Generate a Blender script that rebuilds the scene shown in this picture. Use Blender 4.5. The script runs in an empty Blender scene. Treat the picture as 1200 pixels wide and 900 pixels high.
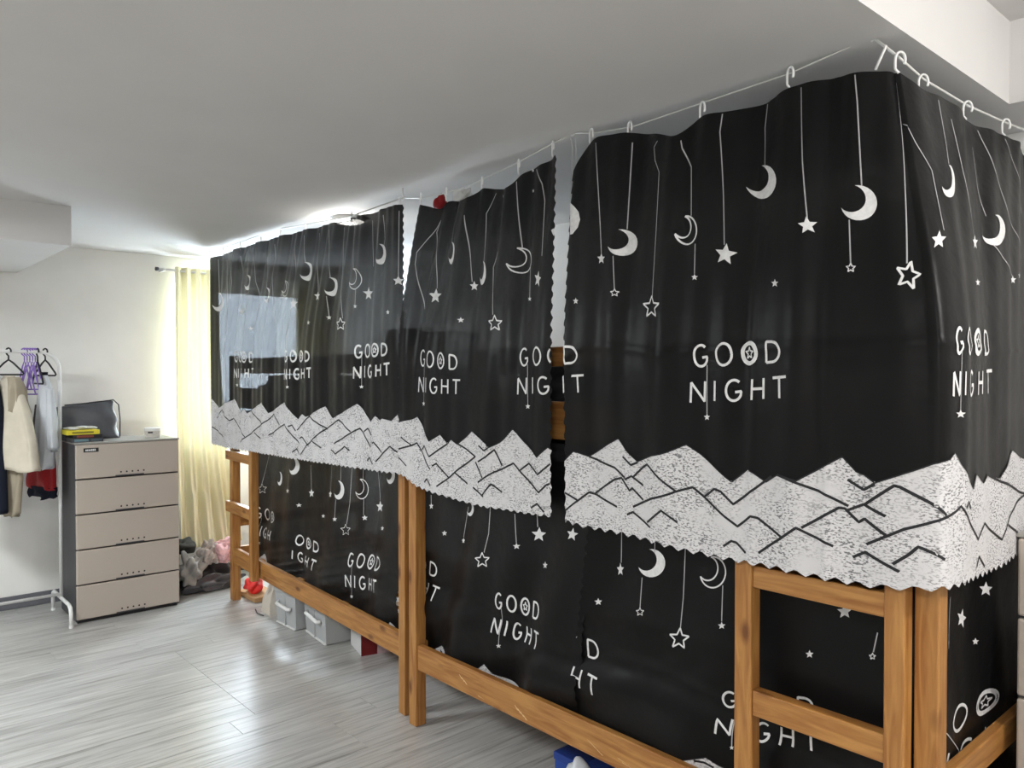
import bpy, bmesh, math, random
import numpy as np
from mathutils import Vector, Matrix
random.seed(7); rng = np.random.default_rng(7)
scene = bpy.context.scene
COL = scene.collection
R = math.radians

# ------------------------------------------------------------------ camera
CAMZ = 1.55; FPX = 920.0; YAW = R(48.5); PITCH = R(0.87)
cam = bpy.data.objects.new('camera', bpy.data.cameras.new('camera'))
COL.objects.link(cam); scene.camera = cam
cam.location = (0, 0, CAMZ); cam.rotation_euler = (R(90) - PITCH, 0, YAW)
cam.data.sensor_fit = 'HORIZONTAL'; cam.data.sensor_width = 36.0
cam.data.lens = 36.0 * FPX / 1200.0; cam.data.clip_start = 0.05

# ------------------------------------------------------------------ world, light, exposure
world = bpy.data.worlds.new('world'); scene.world = world; world.use_nodes = True
bg = world.node_tree.nodes['Background']
bg.inputs[0].default_value = (0.72, 0.86, 1.0, 1); bg.inputs[1].default_value = 22.0
vs = scene.view_settings
vs.view_transform = 'Standard'; vs.look = 'None'; vs.gamma = 1.0; vs.use_curve_mapping = False
vs.exposure = 0.0

def light(name, kind, loc, rot, energy, color, size=1.0, size_y=None):
    l = bpy.data.lights.new(name, kind); l.energy = energy; l.color = color
    if kind == 'AREA':
        l.size = size
        if size_y: l.shape = 'RECTANGLE'; l.size_y = size_y
    else:
        l.shadow_soft_size = size
    o = bpy.data.objects.new(name, l); COL.objects.link(o)
    o.location = loc; o.rotation_euler = rot
    return o
# daylight entering by the window in the far wall
light('window_daylight', 'AREA', (-6.25, 2.45, 1.62), (0, R(-90), 0), 150, (0.80, 0.91, 1.0), 1.35, 1.15)
# added room lamp, out of view under the raised ceiling, for front light
light('added_recess_light', 'AREA', (0.5, -1.0, 2.44), (0, 0, 0), 90, (1.0, 0.985, 0.965), 0.7, 0.7)
# second added lamp, out of view at left, to brighten wall and floor
light('added_left_light', 'AREA', (-3.9, -0.5, 2.33), (0, 0, 0), 78, (0.93, 0.98, 1.0), 0.5, 0.5)
# added lamp beyond the right edge, brightening the raised ceiling and side curtain
light('added_dish_light', 'POINT', (0.75, 1.75, 2.46), (0, 0, 0), 80, (1.0, 0.97, 0.94), 0.09)
# the small ceiling bulb behind the left curtain
light('bunk_bulb_light', 'POINT', (-3.84, 2.20, 2.33), (0, 0, 0), 8, (1.0, 0.98, 0.92), 0.05)

# ------------------------------------------------------------------ pixel helpers (1200 x 900)
cp, sp_, cy, sy = math.cos(PITCH), math.sin(PITCH), math.cos(YAW), math.sin(YAW)
FWD = np.array([-sy * cp, cy * cp, -sp_]); RGT = np.array([cy, sy, 0.0]); UPV = np.cross(RGT, FWD)
CAM = np.array([0, 0, CAMZ])
def ray(px, py): return FWD + (px - 600) / FPX * RGT - (py - 450) / FPX * UPV
def hit(px, py, axis, val):
    d = ray(px, py); i = 'xyz'.index(axis)
    return CAM + d * ((val - CAM[i]) / d[i])
def project(P):
    q = np.asarray(P) - CAM
    z = q @ FWD
    return np.stack([600 + FPX * (q @ RGT) / z, 450 - FPX * (q @ UPV) / z], -1)

# ------------------------------------------------------------------ materials
MATS = {}
def mat(name, color, rough=0.6, spec=0.4, metal=0.0, noise=0.0, nscale=20.0, bump=0.0, bscale=80.0, emit=None, estr=0, sheen=0):
    if name in MATS: return MATS[name]
    m = bpy.data.materials.new(name); m.use_nodes = True
    nt = m.node_tree; b = nt.nodes['Principled BSDF']
    b.inputs['Base Color'].default_value = (*color, 1); b.inputs['Roughness'].default_value = rough
    b.inputs['Specular IOR Level'].default_value = spec; b.inputs['Metallic'].default_value = metal
    if sheen: b.inputs['Sheen Weight'].default_value = sheen
    tc = nt.nodes.new('ShaderNodeTexCoord')
    if noise:
        n = nt.nodes.new('ShaderNodeTexNoise'); n.inputs['Scale'].default_value = nscale; n.inputs['Detail'].default_value = 4
        nt.links.new(tc.outputs['Object'], n.inputs['Vector'])
        r = nt.nodes.new('ShaderNodeValToRGB')
        r.color_ramp.elements[0].position = 0.3; r.color_ramp.elements[1].position = 0.7
        r.color_ramp.elements[0].color = (*[c * (1 - noise) for c in color], 1)
        r.color_ramp.elements[1].color = (*[min(1, c * (1 + noise)) for c in color], 1)
        nt.links.new(n.outputs['Fac'], r.inputs['Fac']); nt.links.new(r.outputs['Color'], b.inputs['Base Color'])
    if bump:
        n2 = nt.nodes.new('ShaderNodeTexNoise'); n2.inputs['Scale'].default_value = bscale; n2.inputs['Detail'].default_value = 3
        nt.links.new(tc.outputs['Object'], n2.inputs['Vector'])
        bp = nt.nodes.new('ShaderNodeBump'); bp.inputs['Strength'].default_value = bump; bp.inputs['Distance'].default_value = 0.01
        nt.links.new(n2.outputs['Fac'], bp.inputs['Height']); nt.links.new(bp.outputs['Normal'], b.inputs['Normal'])
    if emit:
        b.inputs['Emission Color'].default_value = (*emit, 1); b.inputs['Emission Strength'].default_value = estr
    MATS[name] = m
    return m
def S(r, g, b):  # sRGB 0..255 -> linear
    return tuple(((c / 255) / 12.92 if c / 255 <= 0.04045 else ((c / 255 + 0.055) / 1.055) ** 2.4) for c in (r, g, b))

def wood(name, axis, light_c, dark_c):
    m = bpy.data.materials.new(name); m.use_nodes = True; MATS[name] = m
    nt = m.node_tree; b = nt.nodes['Principled BSDF']; b.inputs['Roughness'].default_value = 0.45
    L = nt.links.new
    tc = nt.nodes.new('ShaderNodeTexCoord'); mp = nt.nodes.new('ShaderNodeMapping')
    oi = nt.nodes.new('ShaderNodeObjectInfo'); ad = nt.nodes.new('ShaderNodeVectorMath'); ad.operation = 'ADD'
    L(tc.outputs['Object'], ad.inputs[0]); L(oi.outputs['Random'], ad.inputs[1])
    sc = [26.0, 26.0, 26.0]; sc['xyz'.index(axis)] = 2.2
    mp.inputs['Scale'].default_value = sc; L(ad.outputs[0], mp.inputs['Vector'])
    n = nt.nodes.new('ShaderNodeTexNoise'); n.inputs['Scale'].default_value = 1.6; n.inputs['Detail'].default_value = 6; n.inputs['Distortion'].default_value = 1.2
    L(mp.outputs[0], n.inputs['Vector'])
    r = nt.nodes.new('ShaderNodeValToRGB'); r.color_ramp.elements[0].position = 0.34; r.color_ramp.elements[1].position = 0.66
    r.color_ramp.elements[0].color = (*dark_c, 1); r.color_ramp.elements[1].color = (*light_c, 1)
    L(n.outputs['Fac'], r.inputs['Fac'])
    # knots: sparse dark blobs
    mp2 = nt.nodes.new('ShaderNodeMapping'); s2 = [11.0, 11.0, 11.0]; s2['xyz'.index(axis)] = 4.5
    mp2.inputs['Scale'].default_value = s2; L(ad.outputs[0], mp2.inputs['Vector'])
    v = nt.nodes.new('ShaderNodeTexVoronoi'); v.inputs['Scale'].default_value = 0.9; L(mp2.outputs[0], v.inputs['Vector'])
    kr = nt.nodes.new('ShaderNodeValToRGB'); kr.color_ramp.elements[0].position = 0.06; kr.color_ramp.elements[1].position = 0.17
    kr.color_ramp.elements[0].color = (0.42, 0.32, 0.25, 1); kr.color_ramp.elements[1].color = (1, 1, 1, 1)
    L(v.outputs['Distance'], kr.inputs['Fac'])
    mx = nt.nodes.new('ShaderNodeMix'); mx.data_type = 'RGBA'; mx.blend_type = 'MULTIPLY'; mx.inputs[0].default_value = 1
    L(r.outputs['Color'], mx.inputs[6]); L(kr.outputs['Color'], mx.inputs[7]); L(mx.outputs[2], b.inputs['Base Color'])
    bp = nt.nodes.new('ShaderNodeBump'); bp.inputs['Strength'].default_value = 0.12; bp.inputs['Distance'].default_value = 0.004
    L(n.outputs['Fac'], bp.inputs['Height']); L(bp.outputs['Normal'], b.inputs['Normal'])
    return m
for ax in 'xyz':
    wood('pine_' + ax, ax, S(180, 130, 70), S(146, 94, 44))

def fabric_black():
    m = bpy.data.materials.new('black_curtain_fabric'); m.use_nodes = True
    nt = m.node_tree; b = nt.nodes['Principled BSDF']; L = nt.links.new
    b.inputs['Base Color'].default_value = (0.0055, 0.0055, 0.0058, 1); b.inputs['Roughness'].default_value = 0.38
    b.inputs['Specular IOR Level'].default_value = 0.14; b.inputs['Sheen Weight'].default_value = 0.0
    tc = nt.nodes.new('ShaderNodeTexCoord')
    n = nt.nodes.new('ShaderNodeTexNoise'); n.inputs['Scale'].default_value = 9; n.inputs['Detail'].default_value = 5
    L(tc.outputs['Object'], n.inputs['Vector'])
    bp = nt.nodes.new('ShaderNodeBump'); bp.inputs['Strength'].default_value = 0.22; bp.inputs['Distance'].default_value = 0.02
    L(n.outputs['Fac'], bp.inputs['Height']); L(bp.outputs['Normal'], b.inputs['Normal'])
    # thin open weave: a little light passes between the threads
    w = nt.nodes.new('ShaderNodeTexNoise'); w.inputs['Scale'].default_value = 170; w.inputs['Detail'].default_value = 2
    L(tc.outputs['Object'], w.inputs['Vector'])
    mr = nt.nodes.new('ShaderNodeMapRange'); mr.inputs[1].default_value = 0.3; mr.inputs[2].default_value = 0.7
    mr.inputs[3].default_value = 0.0; mr.inputs[4].default_value = 0.046
    L(w.outputs['Fac'], mr.inputs[0])
    tr = nt.nodes.new('ShaderNodeBsdfTransparent'); mx = nt.nodes.new('ShaderNodeMixShader')
    L(mr.outputs[0], mx.inputs[0]); L(b.outputs[0], mx.inputs[1]); L(tr.outputs[0], mx.inputs[2])
    L(mx.outputs[0], nt.nodes['Material Output'].inputs['Surface'])
    return m
M_BLACK = fabric_black()

def print_white():
    m = bpy.data.materials.new('speckled_white_print'); m.use_nodes = True
    nt = m.node_tree; b = nt.nodes['Principled BSDF']; L = nt.links.new
    b.inputs['Roughness'].default_value = 0.55; b.inputs['Specular IOR Level'].default_value = 0.3
    tc = nt.nodes.new('ShaderNodeTexCoord')
    mp = nt.nodes.new('ShaderNodeMapping'); mp.inputs['Scale'].default_value = (1, 1, 2.2); L(tc.outputs['Object'], mp.inputs['Vector'])
    n = nt.nodes.new('ShaderNodeTexNoise'); n.inputs['Scale'].default_value = 120; n.inputs['Detail'].default_value = 3
    L(mp.outputs[0], n.inputs['Vector'])
    r = nt.nodes.new('ShaderNodeValToRGB'); r.color_ramp.elements[0].position = 0.40; r.color_ramp.elements[1].position = 0.49
    r.color_ramp.elements[0].color = (0.16, 0.16, 0.165, 1); r.color_ramp.elements[1].color = (0.66, 0.65, 0.66, 1)
    L(n.outputs['Fac'], r.inputs['Fac'])
    n2 = nt.nodes.new('ShaderNodeTexNoise'); n2.inputs['Scale'].default_value = 14; n2.inputs['Detail'].default_value = 3
    L(tc.outputs['Object'], n2.inputs['Vector'])
    r2 = nt.nodes.new('ShaderNodeValToRGB'); r2.color_ramp.elements[0].position = 0.42; r2.color_ramp.elements[1].position = 0.68
    r2.color_ramp.elements[0].color = (0, 0, 0, 1); r2.color_ramp.elements[1].color = (1, 1, 1, 1)
    L(n2.outputs['Fac'], r2.inputs['Fac'])
    mx = nt.nodes.new('ShaderNodeMix'); mx.data_type = 'RGBA'
    L(r2.outputs['Color'], mx.inputs[0]); L(r.outputs['Color'], mx.inputs[6]); mx.inputs[7].default_value = (0.62, 0.61, 0.62, 1)
    L(mx.outputs[2], b.inputs['Base Color'])
    return m
M_MOUNT = print_white()
M_INK = mat('white_ink', (0.72, 0.72, 0.72), 0.55, 0.3, noise=0.10, nscale=90)
M_LINE = mat('grey_ink_thread', (0.42, 0.42, 0.43), 0.6, 0.3)
M_BLACKINK = mat('black_ink', (0.018, 0.018, 0.02), 0.6, 0.3)
M_WALL = mat('white_wall_paint', (0.80, 0.79, 0.765), 0.85, 0.2, noise=0.02, nscale=6, bump=0.03, bscale=150)
M_CEIL = mat('ceiling_paint', (0.64, 0.63, 0.62), 0.9, 0.15, noise=0.02, nscale=3)
M_WHITEPAINT = mat('white_enamel', (0.74, 0.74, 0.73), 0.35, 0.5)
M_PLASTIC_W = mat('white_plastic', (0.78, 0.78, 0.77), 0.4, 0.5)
M_BEIGE = mat('beige_drawer_plastic', S(176, 165, 154), 0.42, 0.45)
M_DGREY = mat('dark_grey_plastic', S(62, 62, 65), 0.5, 0.4)
M_BLK = mat('black_plastic', (0.012, 0.012, 0.013), 0.45, 0.4)

def floor_mat():
    m = bpy.data.materials.new('grey_plank_vinyl'); m.use_nodes = True
    nt = m.node_tree; b = nt.nodes['Principled BSDF']; L = nt.links.new
    tc = nt.nodes.new('ShaderNodeTexCoord'); oi = nt.nodes.new('ShaderNodeObjectInfo')
    ad = nt.nodes.new('ShaderNodeVectorMath'); ad.operation = 'ADD'
    ml = nt.nodes.new('ShaderNodeMath'); ml.operation = 'MULTIPLY'; ml.inputs[1].default_value = 37.0
    L(oi.outputs['Random'], ml.inputs[0]); L(tc.outputs['Object'], ad.inputs[0]); L(ml.outputs[0], ad.inputs[1])
    mp = nt.nodes.new('ShaderNodeMapping'); mp.inputs['Scale'].default_value = (34, 1.7, 1); L(ad.outputs[0], mp.inputs['Vector'])
    n = nt.nodes.new('ShaderNodeTexNoise'); n.inputs['Scale'].default_value = 1.5; n.inputs['Detail'].default_value = 7; n.inputs['Distortion'].default_value = 0.8
    L(mp.outputs[0], n.inputs['Vector'])
    r = nt.nodes.new('ShaderNodeValToRGB')
    e = r.color_ramp.elements; e[0].position = 0.30; e[1].position = 0.68
    e[0].color = (*S(132, 130, 126), 1); e[1].color = (*S(188, 187, 184), 1)
    k = e.new(0.44); k.color = (*S(164, 163, 160), 1)
    L(n.outputs['Fac'], r.inputs['Fac'])
    hv = nt.nodes.new('ShaderNodeHueSaturation')
    mr = nt.nodes.new('ShaderNodeMapRange'); mr.inputs[3].default_value = 0.93; mr.inputs[4].default_value = 1.06
    L(oi.outputs['Random'], mr.inputs[0]); L(mr.outputs[0], hv.inputs['Value']); L(r.outputs['Color'], hv.inputs['Color'])
    L(hv.outputs['Color'], b.inputs['Base Color'])
    b.inputs['Roughness'].default_value = 0.29; b.inputs['Specular IOR Level'].default_value = 0.95
    bp = nt.nodes.new('ShaderNodeBump'); bp.inputs['Strength'].default_value = 0.25; bp.inputs['Distance'].default_value = 0.002
    L(n.outputs['Fac'], bp.inputs['Height']); L(bp.outputs['Normal'], b.inputs['Normal'])
    return m
M_FLOOR = floor_mat()

def translucent(name, color, fac, noise=0.0, trans=0.0):
    m = bpy.data.materials.new(name); m.use_nodes = True; MATS[name] = m
    nt = m.node_tree; L = nt.links.new; b = nt.nodes['Principled BSDF']
    b.inputs['Base Color'].default_value = (*color, 1); b.inputs['Roughness'].default_value = 0.8; b.inputs['Specular IOR Level'].default_value = 0.1
    t = nt.nodes.new('ShaderNodeBsdfTranslucent'); t.inputs[0].default_value = (*color, 1)
    mx = nt.nodes.new('ShaderNodeMixShader'); mx.inputs[0].default_value = fac
    L(b.outputs[0], mx.inputs[1]); L(t.outputs[0], mx.inputs[2]); last = mx
    if trans:
        tr = nt.nodes.new('ShaderNodeBsdfTransparent'); m2 = nt.nodes.new('ShaderNodeMixShader'); m2.inputs[0].default_value = trans
        L(mx.outputs[0], m2.inputs[1]); L(tr.outputs[0], m2.inputs[2]); last = m2
    L(last.outputs[0], nt.nodes['Material Output'].inputs['Surface'])
    return m

# ------------------------------------------------------------------ mesh helpers
class MB:
    def __init__(s): s.v = []; s.f = []
    def add(s, vs_, fs_):
        o = len(s.v); s.v.extend([tuple(map(float, p)) for p in vs_]); s.f.extend([tuple(i + o for i in f) for f in fs_]); return s
    def box(s, x0, x1, y0, y1, z0, z1, bev=0.0):
        x0, x1 = min(x0, x1), max(x0, x1); y0, y1 = min(y0, y1), max(y0, y1); z0, z1 = min(z0, z1), max(z0, z1)
        bm = bmesh.new(); bmesh.ops.create_cube(bm, size=1)
        for v in bm.verts:
            v.co = ((x0 + x1) / 2 + v.co.x * (x1 - x0), (y0 + y1) / 2 + v.co.y * (y1 - y0), (z0 + z1) / 2 + v.co.z * (z1 - z0))
        if bev: bmesh.ops.bevel(bm, geom=list(bm.edges), offset=min(bev, .45 * min(x1 - x0, y1 - y0, z1 - z0)), segments=2, affect='EDGES', profile=0.5)
        bm.verts.index_update()
        s.add([v.co[:] for v in bm.verts], [[v.index for v in f.verts] for f in bm.faces]); bm.free(); return s
    def tube(s, pts, r, n=8, cap=True, closed=False):
        P = [np.array(p, float) for p in pts]; k = len(P); rr = r if hasattr(r, '__len__') else [r] * k
        up = None; rings = []
        for i in range(k):
            if closed: t = P[(i + 1) % k] - P[i - 1]
            else: t = P[min(i + 1, k - 1)] - P[max(i - 1, 0)]
            t = t / (np.linalg.norm(t) + 1e-9)
            if up is None:
                a = np.array([0, 0, 1.0]) if abs(t[2]) < .9 else np.array([1.0, 0, 0])
                up = a - t * (a @ t)
            else: up = up - t * (up @ t)
            up = up / (np.linalg.norm(up) + 1e-9); w = np.cross(t, up)
            rings.append([P[i] + rr[i] * (math.cos(2 * math.pi * j / n) * up + math.sin(2 * math.pi * j / n) * w) for j in range(n)])
        fs = []; m = k if closed else k - 1
        for i in range(m):
            a = i * n; b_ = ((i + 1) % k) * n
            for j in range(n): fs.append((a + j, a + (j + 1) % n, b_ + (j + 1) % n, b_ + j))
        if cap and not closed: fs.append(tuple(reversed(range(n)))); fs.append(tuple((k - 1) * n + j for j in range(n)))
        return s.add([p for q in rings for p in q], fs)
    def lathe(s, prof, c=(0, 0, 0), n=24):
        vs_ = []; fs = []
        for (r, z) in prof:
            for j in range(n):
                a = 2 * math.pi * j / n; vs_.append((c[0] + r * math.cos(a), c[1] + r * math.sin(a), c[2] + z))
        for i in range(len(prof) - 1):
            for j in range(n): fs.append((i * n + j, i * n + (j + 1) % n, (i + 1) * n + (j + 1) % n, (i + 1) * n + j))
        fs.append(tuple(reversed(range(n)))); fs.append(tuple((len(prof) - 1) * n + j for j in range(n)))
        return s.add(vs_, fs)
    def rings(s, rs, cap=True):
        n = len(rs[0]); fs = []
        for i in range(len(rs) - 1):
            for j in range(n): fs.append((i * n + j, i * n + (j + 1) % n, (i + 1) * n + (j + 1) % n, (i + 1) * n + j))
        if cap: fs.append(tuple(reversed(range(n)))); fs.append(tuple((len(rs) - 1) * n + j for j in range(n)))
        return s.add([p for r in rs for p in r], fs)
    def build(s, name, material, parent=None, smooth=False, loc=(0, 0, 0), rot=None):
        me = bpy.data.meshes.new(name); me.from_pydata(s.v, [], s.f); me.update()
        return link(name, me, material, parent, smooth, loc, rot)
def link(name, me, material, parent=None, smooth=False, loc=(0, 0, 0), rot=None):
    if material and not me.materials: me.materials.append(material)
    if smooth is True: me.polygons.foreach_set('use_smooth', [True] * len(me.polygons))
    elif smooth: me.set_sharp_from_angle(angle=R(smooth)); 
    o = bpy.data.objects.new(name, me); COL.objects.link(o); o.location = loc
    if rot: o.rotation_euler = rot
    if parent: o.parent = parent
    return o
def tag(o, label=None, cat=None, group=None, kind=None):
    if label: o['label'] = label
    if cat: o['category'] = cat
    if group: o['group'] = group
    if kind: o['kind'] = kind
    return o
def empty(name, loc, rz=0.0):
    o = bpy.data.objects.new(name, None); COL.objects.link(o); o.location = loc; o.rotation_euler = (0, 0, rz); o.empty_display_size = 0.1
    return o
def struct(o, label=None): 
    o['kind'] = 'structure'
    if label: o['label'] = label
    return o
ORD = ['first', 'second', 'third', 'fourth', 'fifth', 'sixth', 'seventh', 'eighth', 'ninth', 'tenth']

# ------------------------------------------------------------------ room
XF, XN, YF, YB, ZC = -6.0, 2.4, -2.8, 3.2, 2.40
floor = struct(MB().box(XF - .1, XN + .1, YF - .1, YB + .1, -.12, -.006).build('floor', mat('floor_joint', (0.20, .19, .18), .8)), 'grey wood-look plank floor across the room')
PW, PL = 0.152, 1.22
pm = {}
nx = int(math.ceil((XN - XF) / PW))
offs = [0.0, 0.41, 0.82]
for i in range(nx):
    xa = XF + i * PW; xb = min(xa + PW, XN)
    off = 1.47 - 4 * PL + (0.0 if -4.55 < xa + .07 < -3.35 else random.choice([0.22, 0.45, 0.7, 0.95, 1.1]))
    y = off - PL
    while y < YB:
        a, b = max(y, YF), min(y + PL, YB)
        if b - a > 0.02:
            key = (round(xb - xa, 4), round(b - a, 4))
            if key not in pm:
                mb = MB().box(.0007, key[0] - .0007, .0007, key[1] - .0007, -.008, 0, .0008)
                me = bpy.data.meshes.new('plank'); me.from_pydata(mb.v, [], mb.f); me.update(); pm[key] = me
            link('plank', pm[key], M_FLOOR, floor, loc=(xa, a, 0))
        y += PL

# far wall with the window opening
WY0, WY1, WZ0, WZ1 = 1.97, 3.02, 0.95, 2.21
mb = MB()
mb.box(XF - .15, XF, YF, WY0, -.1, ZC + .1); mb.box(XF - .15, XF, WY1, YB, -.1, ZC + .1)
mb.box(XF - .15, XF, WY0, WY1, -.1, WZ0); mb.box(XF - .15, XF, WY0, WY1, WZ1, ZC + .1)
struct(mb.build('wall_far', M_WALL), 'white far wall behind the drawer chest')
struct(MB().box(XF - .15, XN + .15, YB, YB + .15, -.1, 2.8).build('wall_back', M_WALL), 'white wall behind the bunk beds')
struct(MB().box(XN, XN + .15, YF, YB, -.1, 2.8).build('wall_near', M_WALL), 'white wall beyond the right edge')
struct(MB().box(XF - .15, XN + .15, YF - .15, YF, -.1, 2.8).build('wall_front', M_WALL), 'white wall behind the viewer')
# lower ceiling, raised part over the right side
RX, RY, RZ = -0.83, 2.84, 2.66
mb = MB()
mb.box(XF - .15, RX, YF - .15, YB + .15, ZC, ZC + .12); mb.box(RX, XN + .15, RY, YB + .15, ZC, ZC + .12)
mb.box(RX - .12, RX, YF, RY, ZC + .12, RZ); mb.box(RX - .12, XN, RY, RY + .12, ZC + .12, RZ)
mb.box(RX - .12, XN + .15, YF - .15, RY + .12, RZ, RZ + .1)
struct(mb.build('ceiling', M_CEIL), 'low white ceiling with a raised part at the right')
struct(MB().box(XF, -4.53, YF, 0.985, 2.20, ZC + .001).build('trim_1', M_CEIL), 'boxed white soffit under the ceiling at the left')
bb = struct(MB().box(XF, XF + .014, YF, WY0 + 1.2, 0, .085, .004).build('baseboard_far', mat('grey_baseboard', S(98, 99, 104), .5)), 'grey baseboard along the far wall')

# window
w = struct(empty('window_1', (XF, WY0, WZ0)), 'window in the far wall behind the drapes')
mb = MB(); ww, wh = WY1 - WY0, WZ1 - WZ0
for (a, b, c, d) in ((0, .05, 0, wh), (ww - .05, ww, 0, wh), (.05, ww - .05, 0, .05), (.05, ww - .05, wh - .05, wh)):
    mb.box(-.10, -.05, a, b, c, d)
mb.build('window_frame', M_WHITEPAINT, w)
gm = bpy.data.materials.new('window_glass'); gm.use_nodes = True; nt = gm.node_tree
t1 = nt.nodes.new('ShaderNodeBsdfTransparent'); g1 = nt.nodes.new('ShaderNodeBsdfGlossy'); g1.inputs['Roughness'].default_value = .02
m1 = nt.nodes.new('ShaderNodeMixShader'); m1.inputs[0].default_value = .06
nt.links.new(t1.outputs[0], m1.inputs[1]); nt.links.new(g1.outputs[0], m1.inputs[2]); nt.links.new(m1.outputs[0], nt.nodes['Material Output'].inputs['Surface'])
for a, b in ((.05, ww - .05),):
    MB().box(-.079, -.073, a, b, .05, wh - .05).build('pane', gm, w)

# body of the added room lamp (outside the frame; it lights the room)
lp = empty('added_ceiling_lamp', (0.5, -1.0, 2.47))
MB().lathe([(.30, .0), (.31, .02), (.31, .06), (.03, .065), (.03, .19)]).build('lamp_body', M_PLASTIC_W, lp, smooth=40)
MB().lathe([(.29, -.012), (.285, .0)]).build('lamp_diffuser', mat('lamp_glow', (1, 1, 1), .5, emit=(1, .96, .9), estr=3), lp)
tag(lp, 'added round white ceiling lamp, unseen, in the raised part of the ceiling', 'lamp')
lp = empty('added_dish_lamp', (0.75, 1.75, RZ))  # added unseen fitting above the extra point light at the right
MB().lathe([(.05, -.09), (.055, -.05), (.055, 0)]).build('lamp_holder', M_PLASTIC_W, lp, smooth=40)
MB().lathe([(.115, -.105), (.112, -.098), (.09, -.092), (.05, -.089)]).build('lamp_dish', M_PLASTIC_W, lp, smooth=True)
tag(lp, 'added white dish lamp, unseen, in the raised part of the ceiling beyond the right edge', 'lamp')
lp = empty('added_ceiling_lamp', (-3.9, -0.5, 2.355))  # added unseen fitting for the extra light on the left
MB().lathe([(.27, .0), (.28, .015), (.28, .045)]).build('lamp_body', M_PLASTIC_W, lp, smooth=40)
MB().lathe([(.26, -.012), (.255, .0)]).build('lamp_diffuser', MATS['lamp_glow'], lp)
tag(lp, 'added round white ceiling lamp, unseen, under the low ceiling on the left', 'lamp')
# bulb lamp behind the left curtain
lp = empty('ceiling_light', (-3.84, 2.20, ZC))
MB().lathe([(.085, -.022), (.09, -.012), (.09, 0)]).build('lamp_holder', M_PLASTIC_W, lp, smooth=40)
MB().lathe([(.02, -.036), (.06, -.032), (.08, -.022)]).build('bulb', mat('bulb_glow', (1, 1, 1), .4, emit=(1, .97, .9), estr=25), lp, smooth=True)
tag(lp, 'small glowing ceiling light just above the left black curtain', 'lamp')

# ------------------------------------------------------------------ bunk beds
PS = 0.055
def bunk(label, loc, rz, L, W, ladder):
    """local x runs along the bed from its far end to its near end, y into the bed, z up"""
    root = tag(empty('bunk_bed', loc, rz), label, 'bunk bed', 'pine bunk beds')
    H = 1.66
    def bx(name, axis, *a): return MB().box(*a, .004).build(name, MATS['pine_' + axis], root)
    for x in (0, L - PS):
        for y in (0, W - PS): bx('post', 'z', x, x + PS, y, y + PS, 0, H)
    for z0, z1 in ((.25, .36), (1.10, 1.20)):
        bx('side_rail', 'x', PS, L - PS, .008, .036, z0, z1); bx('side_rail', 'x', PS, L - PS, W - .036, W - .008, z0, z1)
        for x in (.008, L - .036): bx('end_rail', 'y', x, x + .028, PS, W - PS, z0, z1)
        for k in range(11):
            x = PS + .06 + k * (L - 2 * PS - .2) / 10
            bx('slat', 'y', x, x + .07, .036, W - .036, z1 - .055, z1 - .035)
    for x in (.012, L - .04):
        bx('end_rail', 'y', x, x + .028, PS, W - PS, .50, .575); bx('end_rail', 'y', x, x + .028, PS, W - PS, 1.54, 1.61)
    for z0, z1 in ((1.31, 1.445), (1.57, 1.64)):
        bx('guard_rail', 'x', PS, L - PS, .03, .052, z0, z1); bx('guard_rail', 'x', PS, L - PS, W - .05, W - .03, z0, z1)
    rz_ = [(.615, .685), (.965, 1.025)]
    if ladder == 'near':
        xa, xb = L - PS - .455, L - PS - .05
        bx('ladder_post', 'z', xa, xa + .052, -.05, -.002, .2, 1.17); bx('ladder_post', 'z', xb, xb + .048, -.05, -.002, .2, 1.17)
        for z0, z1 in rz_ + [(.265, .335)]: bx('rung', 'x', xa + .052, xb, -.044, -.006, z0, z1)
    else:
        xb = .50
        bx('ladder_post', 'z', xb, xb + .05, -.05, -.002, .24, 1.17)
        for z0, z1 in rz_: bx('rung', 'x', PS - .02, xb, -.040, -.003, z0, z1)
    return root
BRX0, BRX1, BRY, BW = -2.88, -0.70, 1.94, 1.0
BED_NEAR = bunk('near pine bunk bed with its ladder at the right corner post', (BRX0, BRY, 0), 0, BRX1 - BRX0, BW, 'near')
# the far bed stands slightly askew
pA, pB = np.array([-5.27, 2.095]), np.array([-2.95, 1.965])
angL = math.atan2(pB[1] - pA[1], pB[0] - pA[0])
bunk('far pine bunk bed with its ladder at the far end beside the yellow drape', (pA[0], pA[1], 0), angL, float(np.linalg.norm(pB - pA)), BW, 'far')
def yL(x, d=0.0):  # front plane of the far bed
    return pA[1] + (x - pA[0]) * (pB[1] - pA[1]) / (pB[0] - pA[0]) + d

# pale bare-wood scuffs on the near bed's lower rail
M_SCUFF = mat('bare_wood_scuff', S(226, 196, 150), .8)
for (px_, py_, n_, dx_, dz_) in ((538, 790, 3, .018, .028), (603, 826, 4, .018, .03), (560, 815, 1, .035, .008), (688, 866, 4, .022, .02), (724, 888, 2, .045, .014)):
    c_ = hit(px_, py_, 'y', BRY + .008)
    for k in range(n_):
        x_ = c_[0] - BRX0 + .016 * k; z_ = float(np.clip(c_[2] - .007 * k, .262, .345))
        MB().add([(x_, .0072, z_), (x_ + .005, .0072, z_ - .002), (x_ + dx_ + .004, .0072, z_ - dz_ * .5), (x_ + dx_ - .003, .0072, z_ - dz_ * .45), (x_, .0082, z_), (x_ + .005, .0082, z_ - .002), (x_ + dx_ + .004, .0082, z_ - dz_ * .5), (x_ + dx_ - .003, .0082, z_ - dz_ * .45)],
                 [(0, 1, 2, 3), (7, 6, 5, 4), (0, 4, 5, 1), (1, 5, 6, 2), (2, 6, 7, 3), (3, 7, 4, 0)]).build('scuff_mark', M_SCUFF, BED_NEAR)
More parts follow.
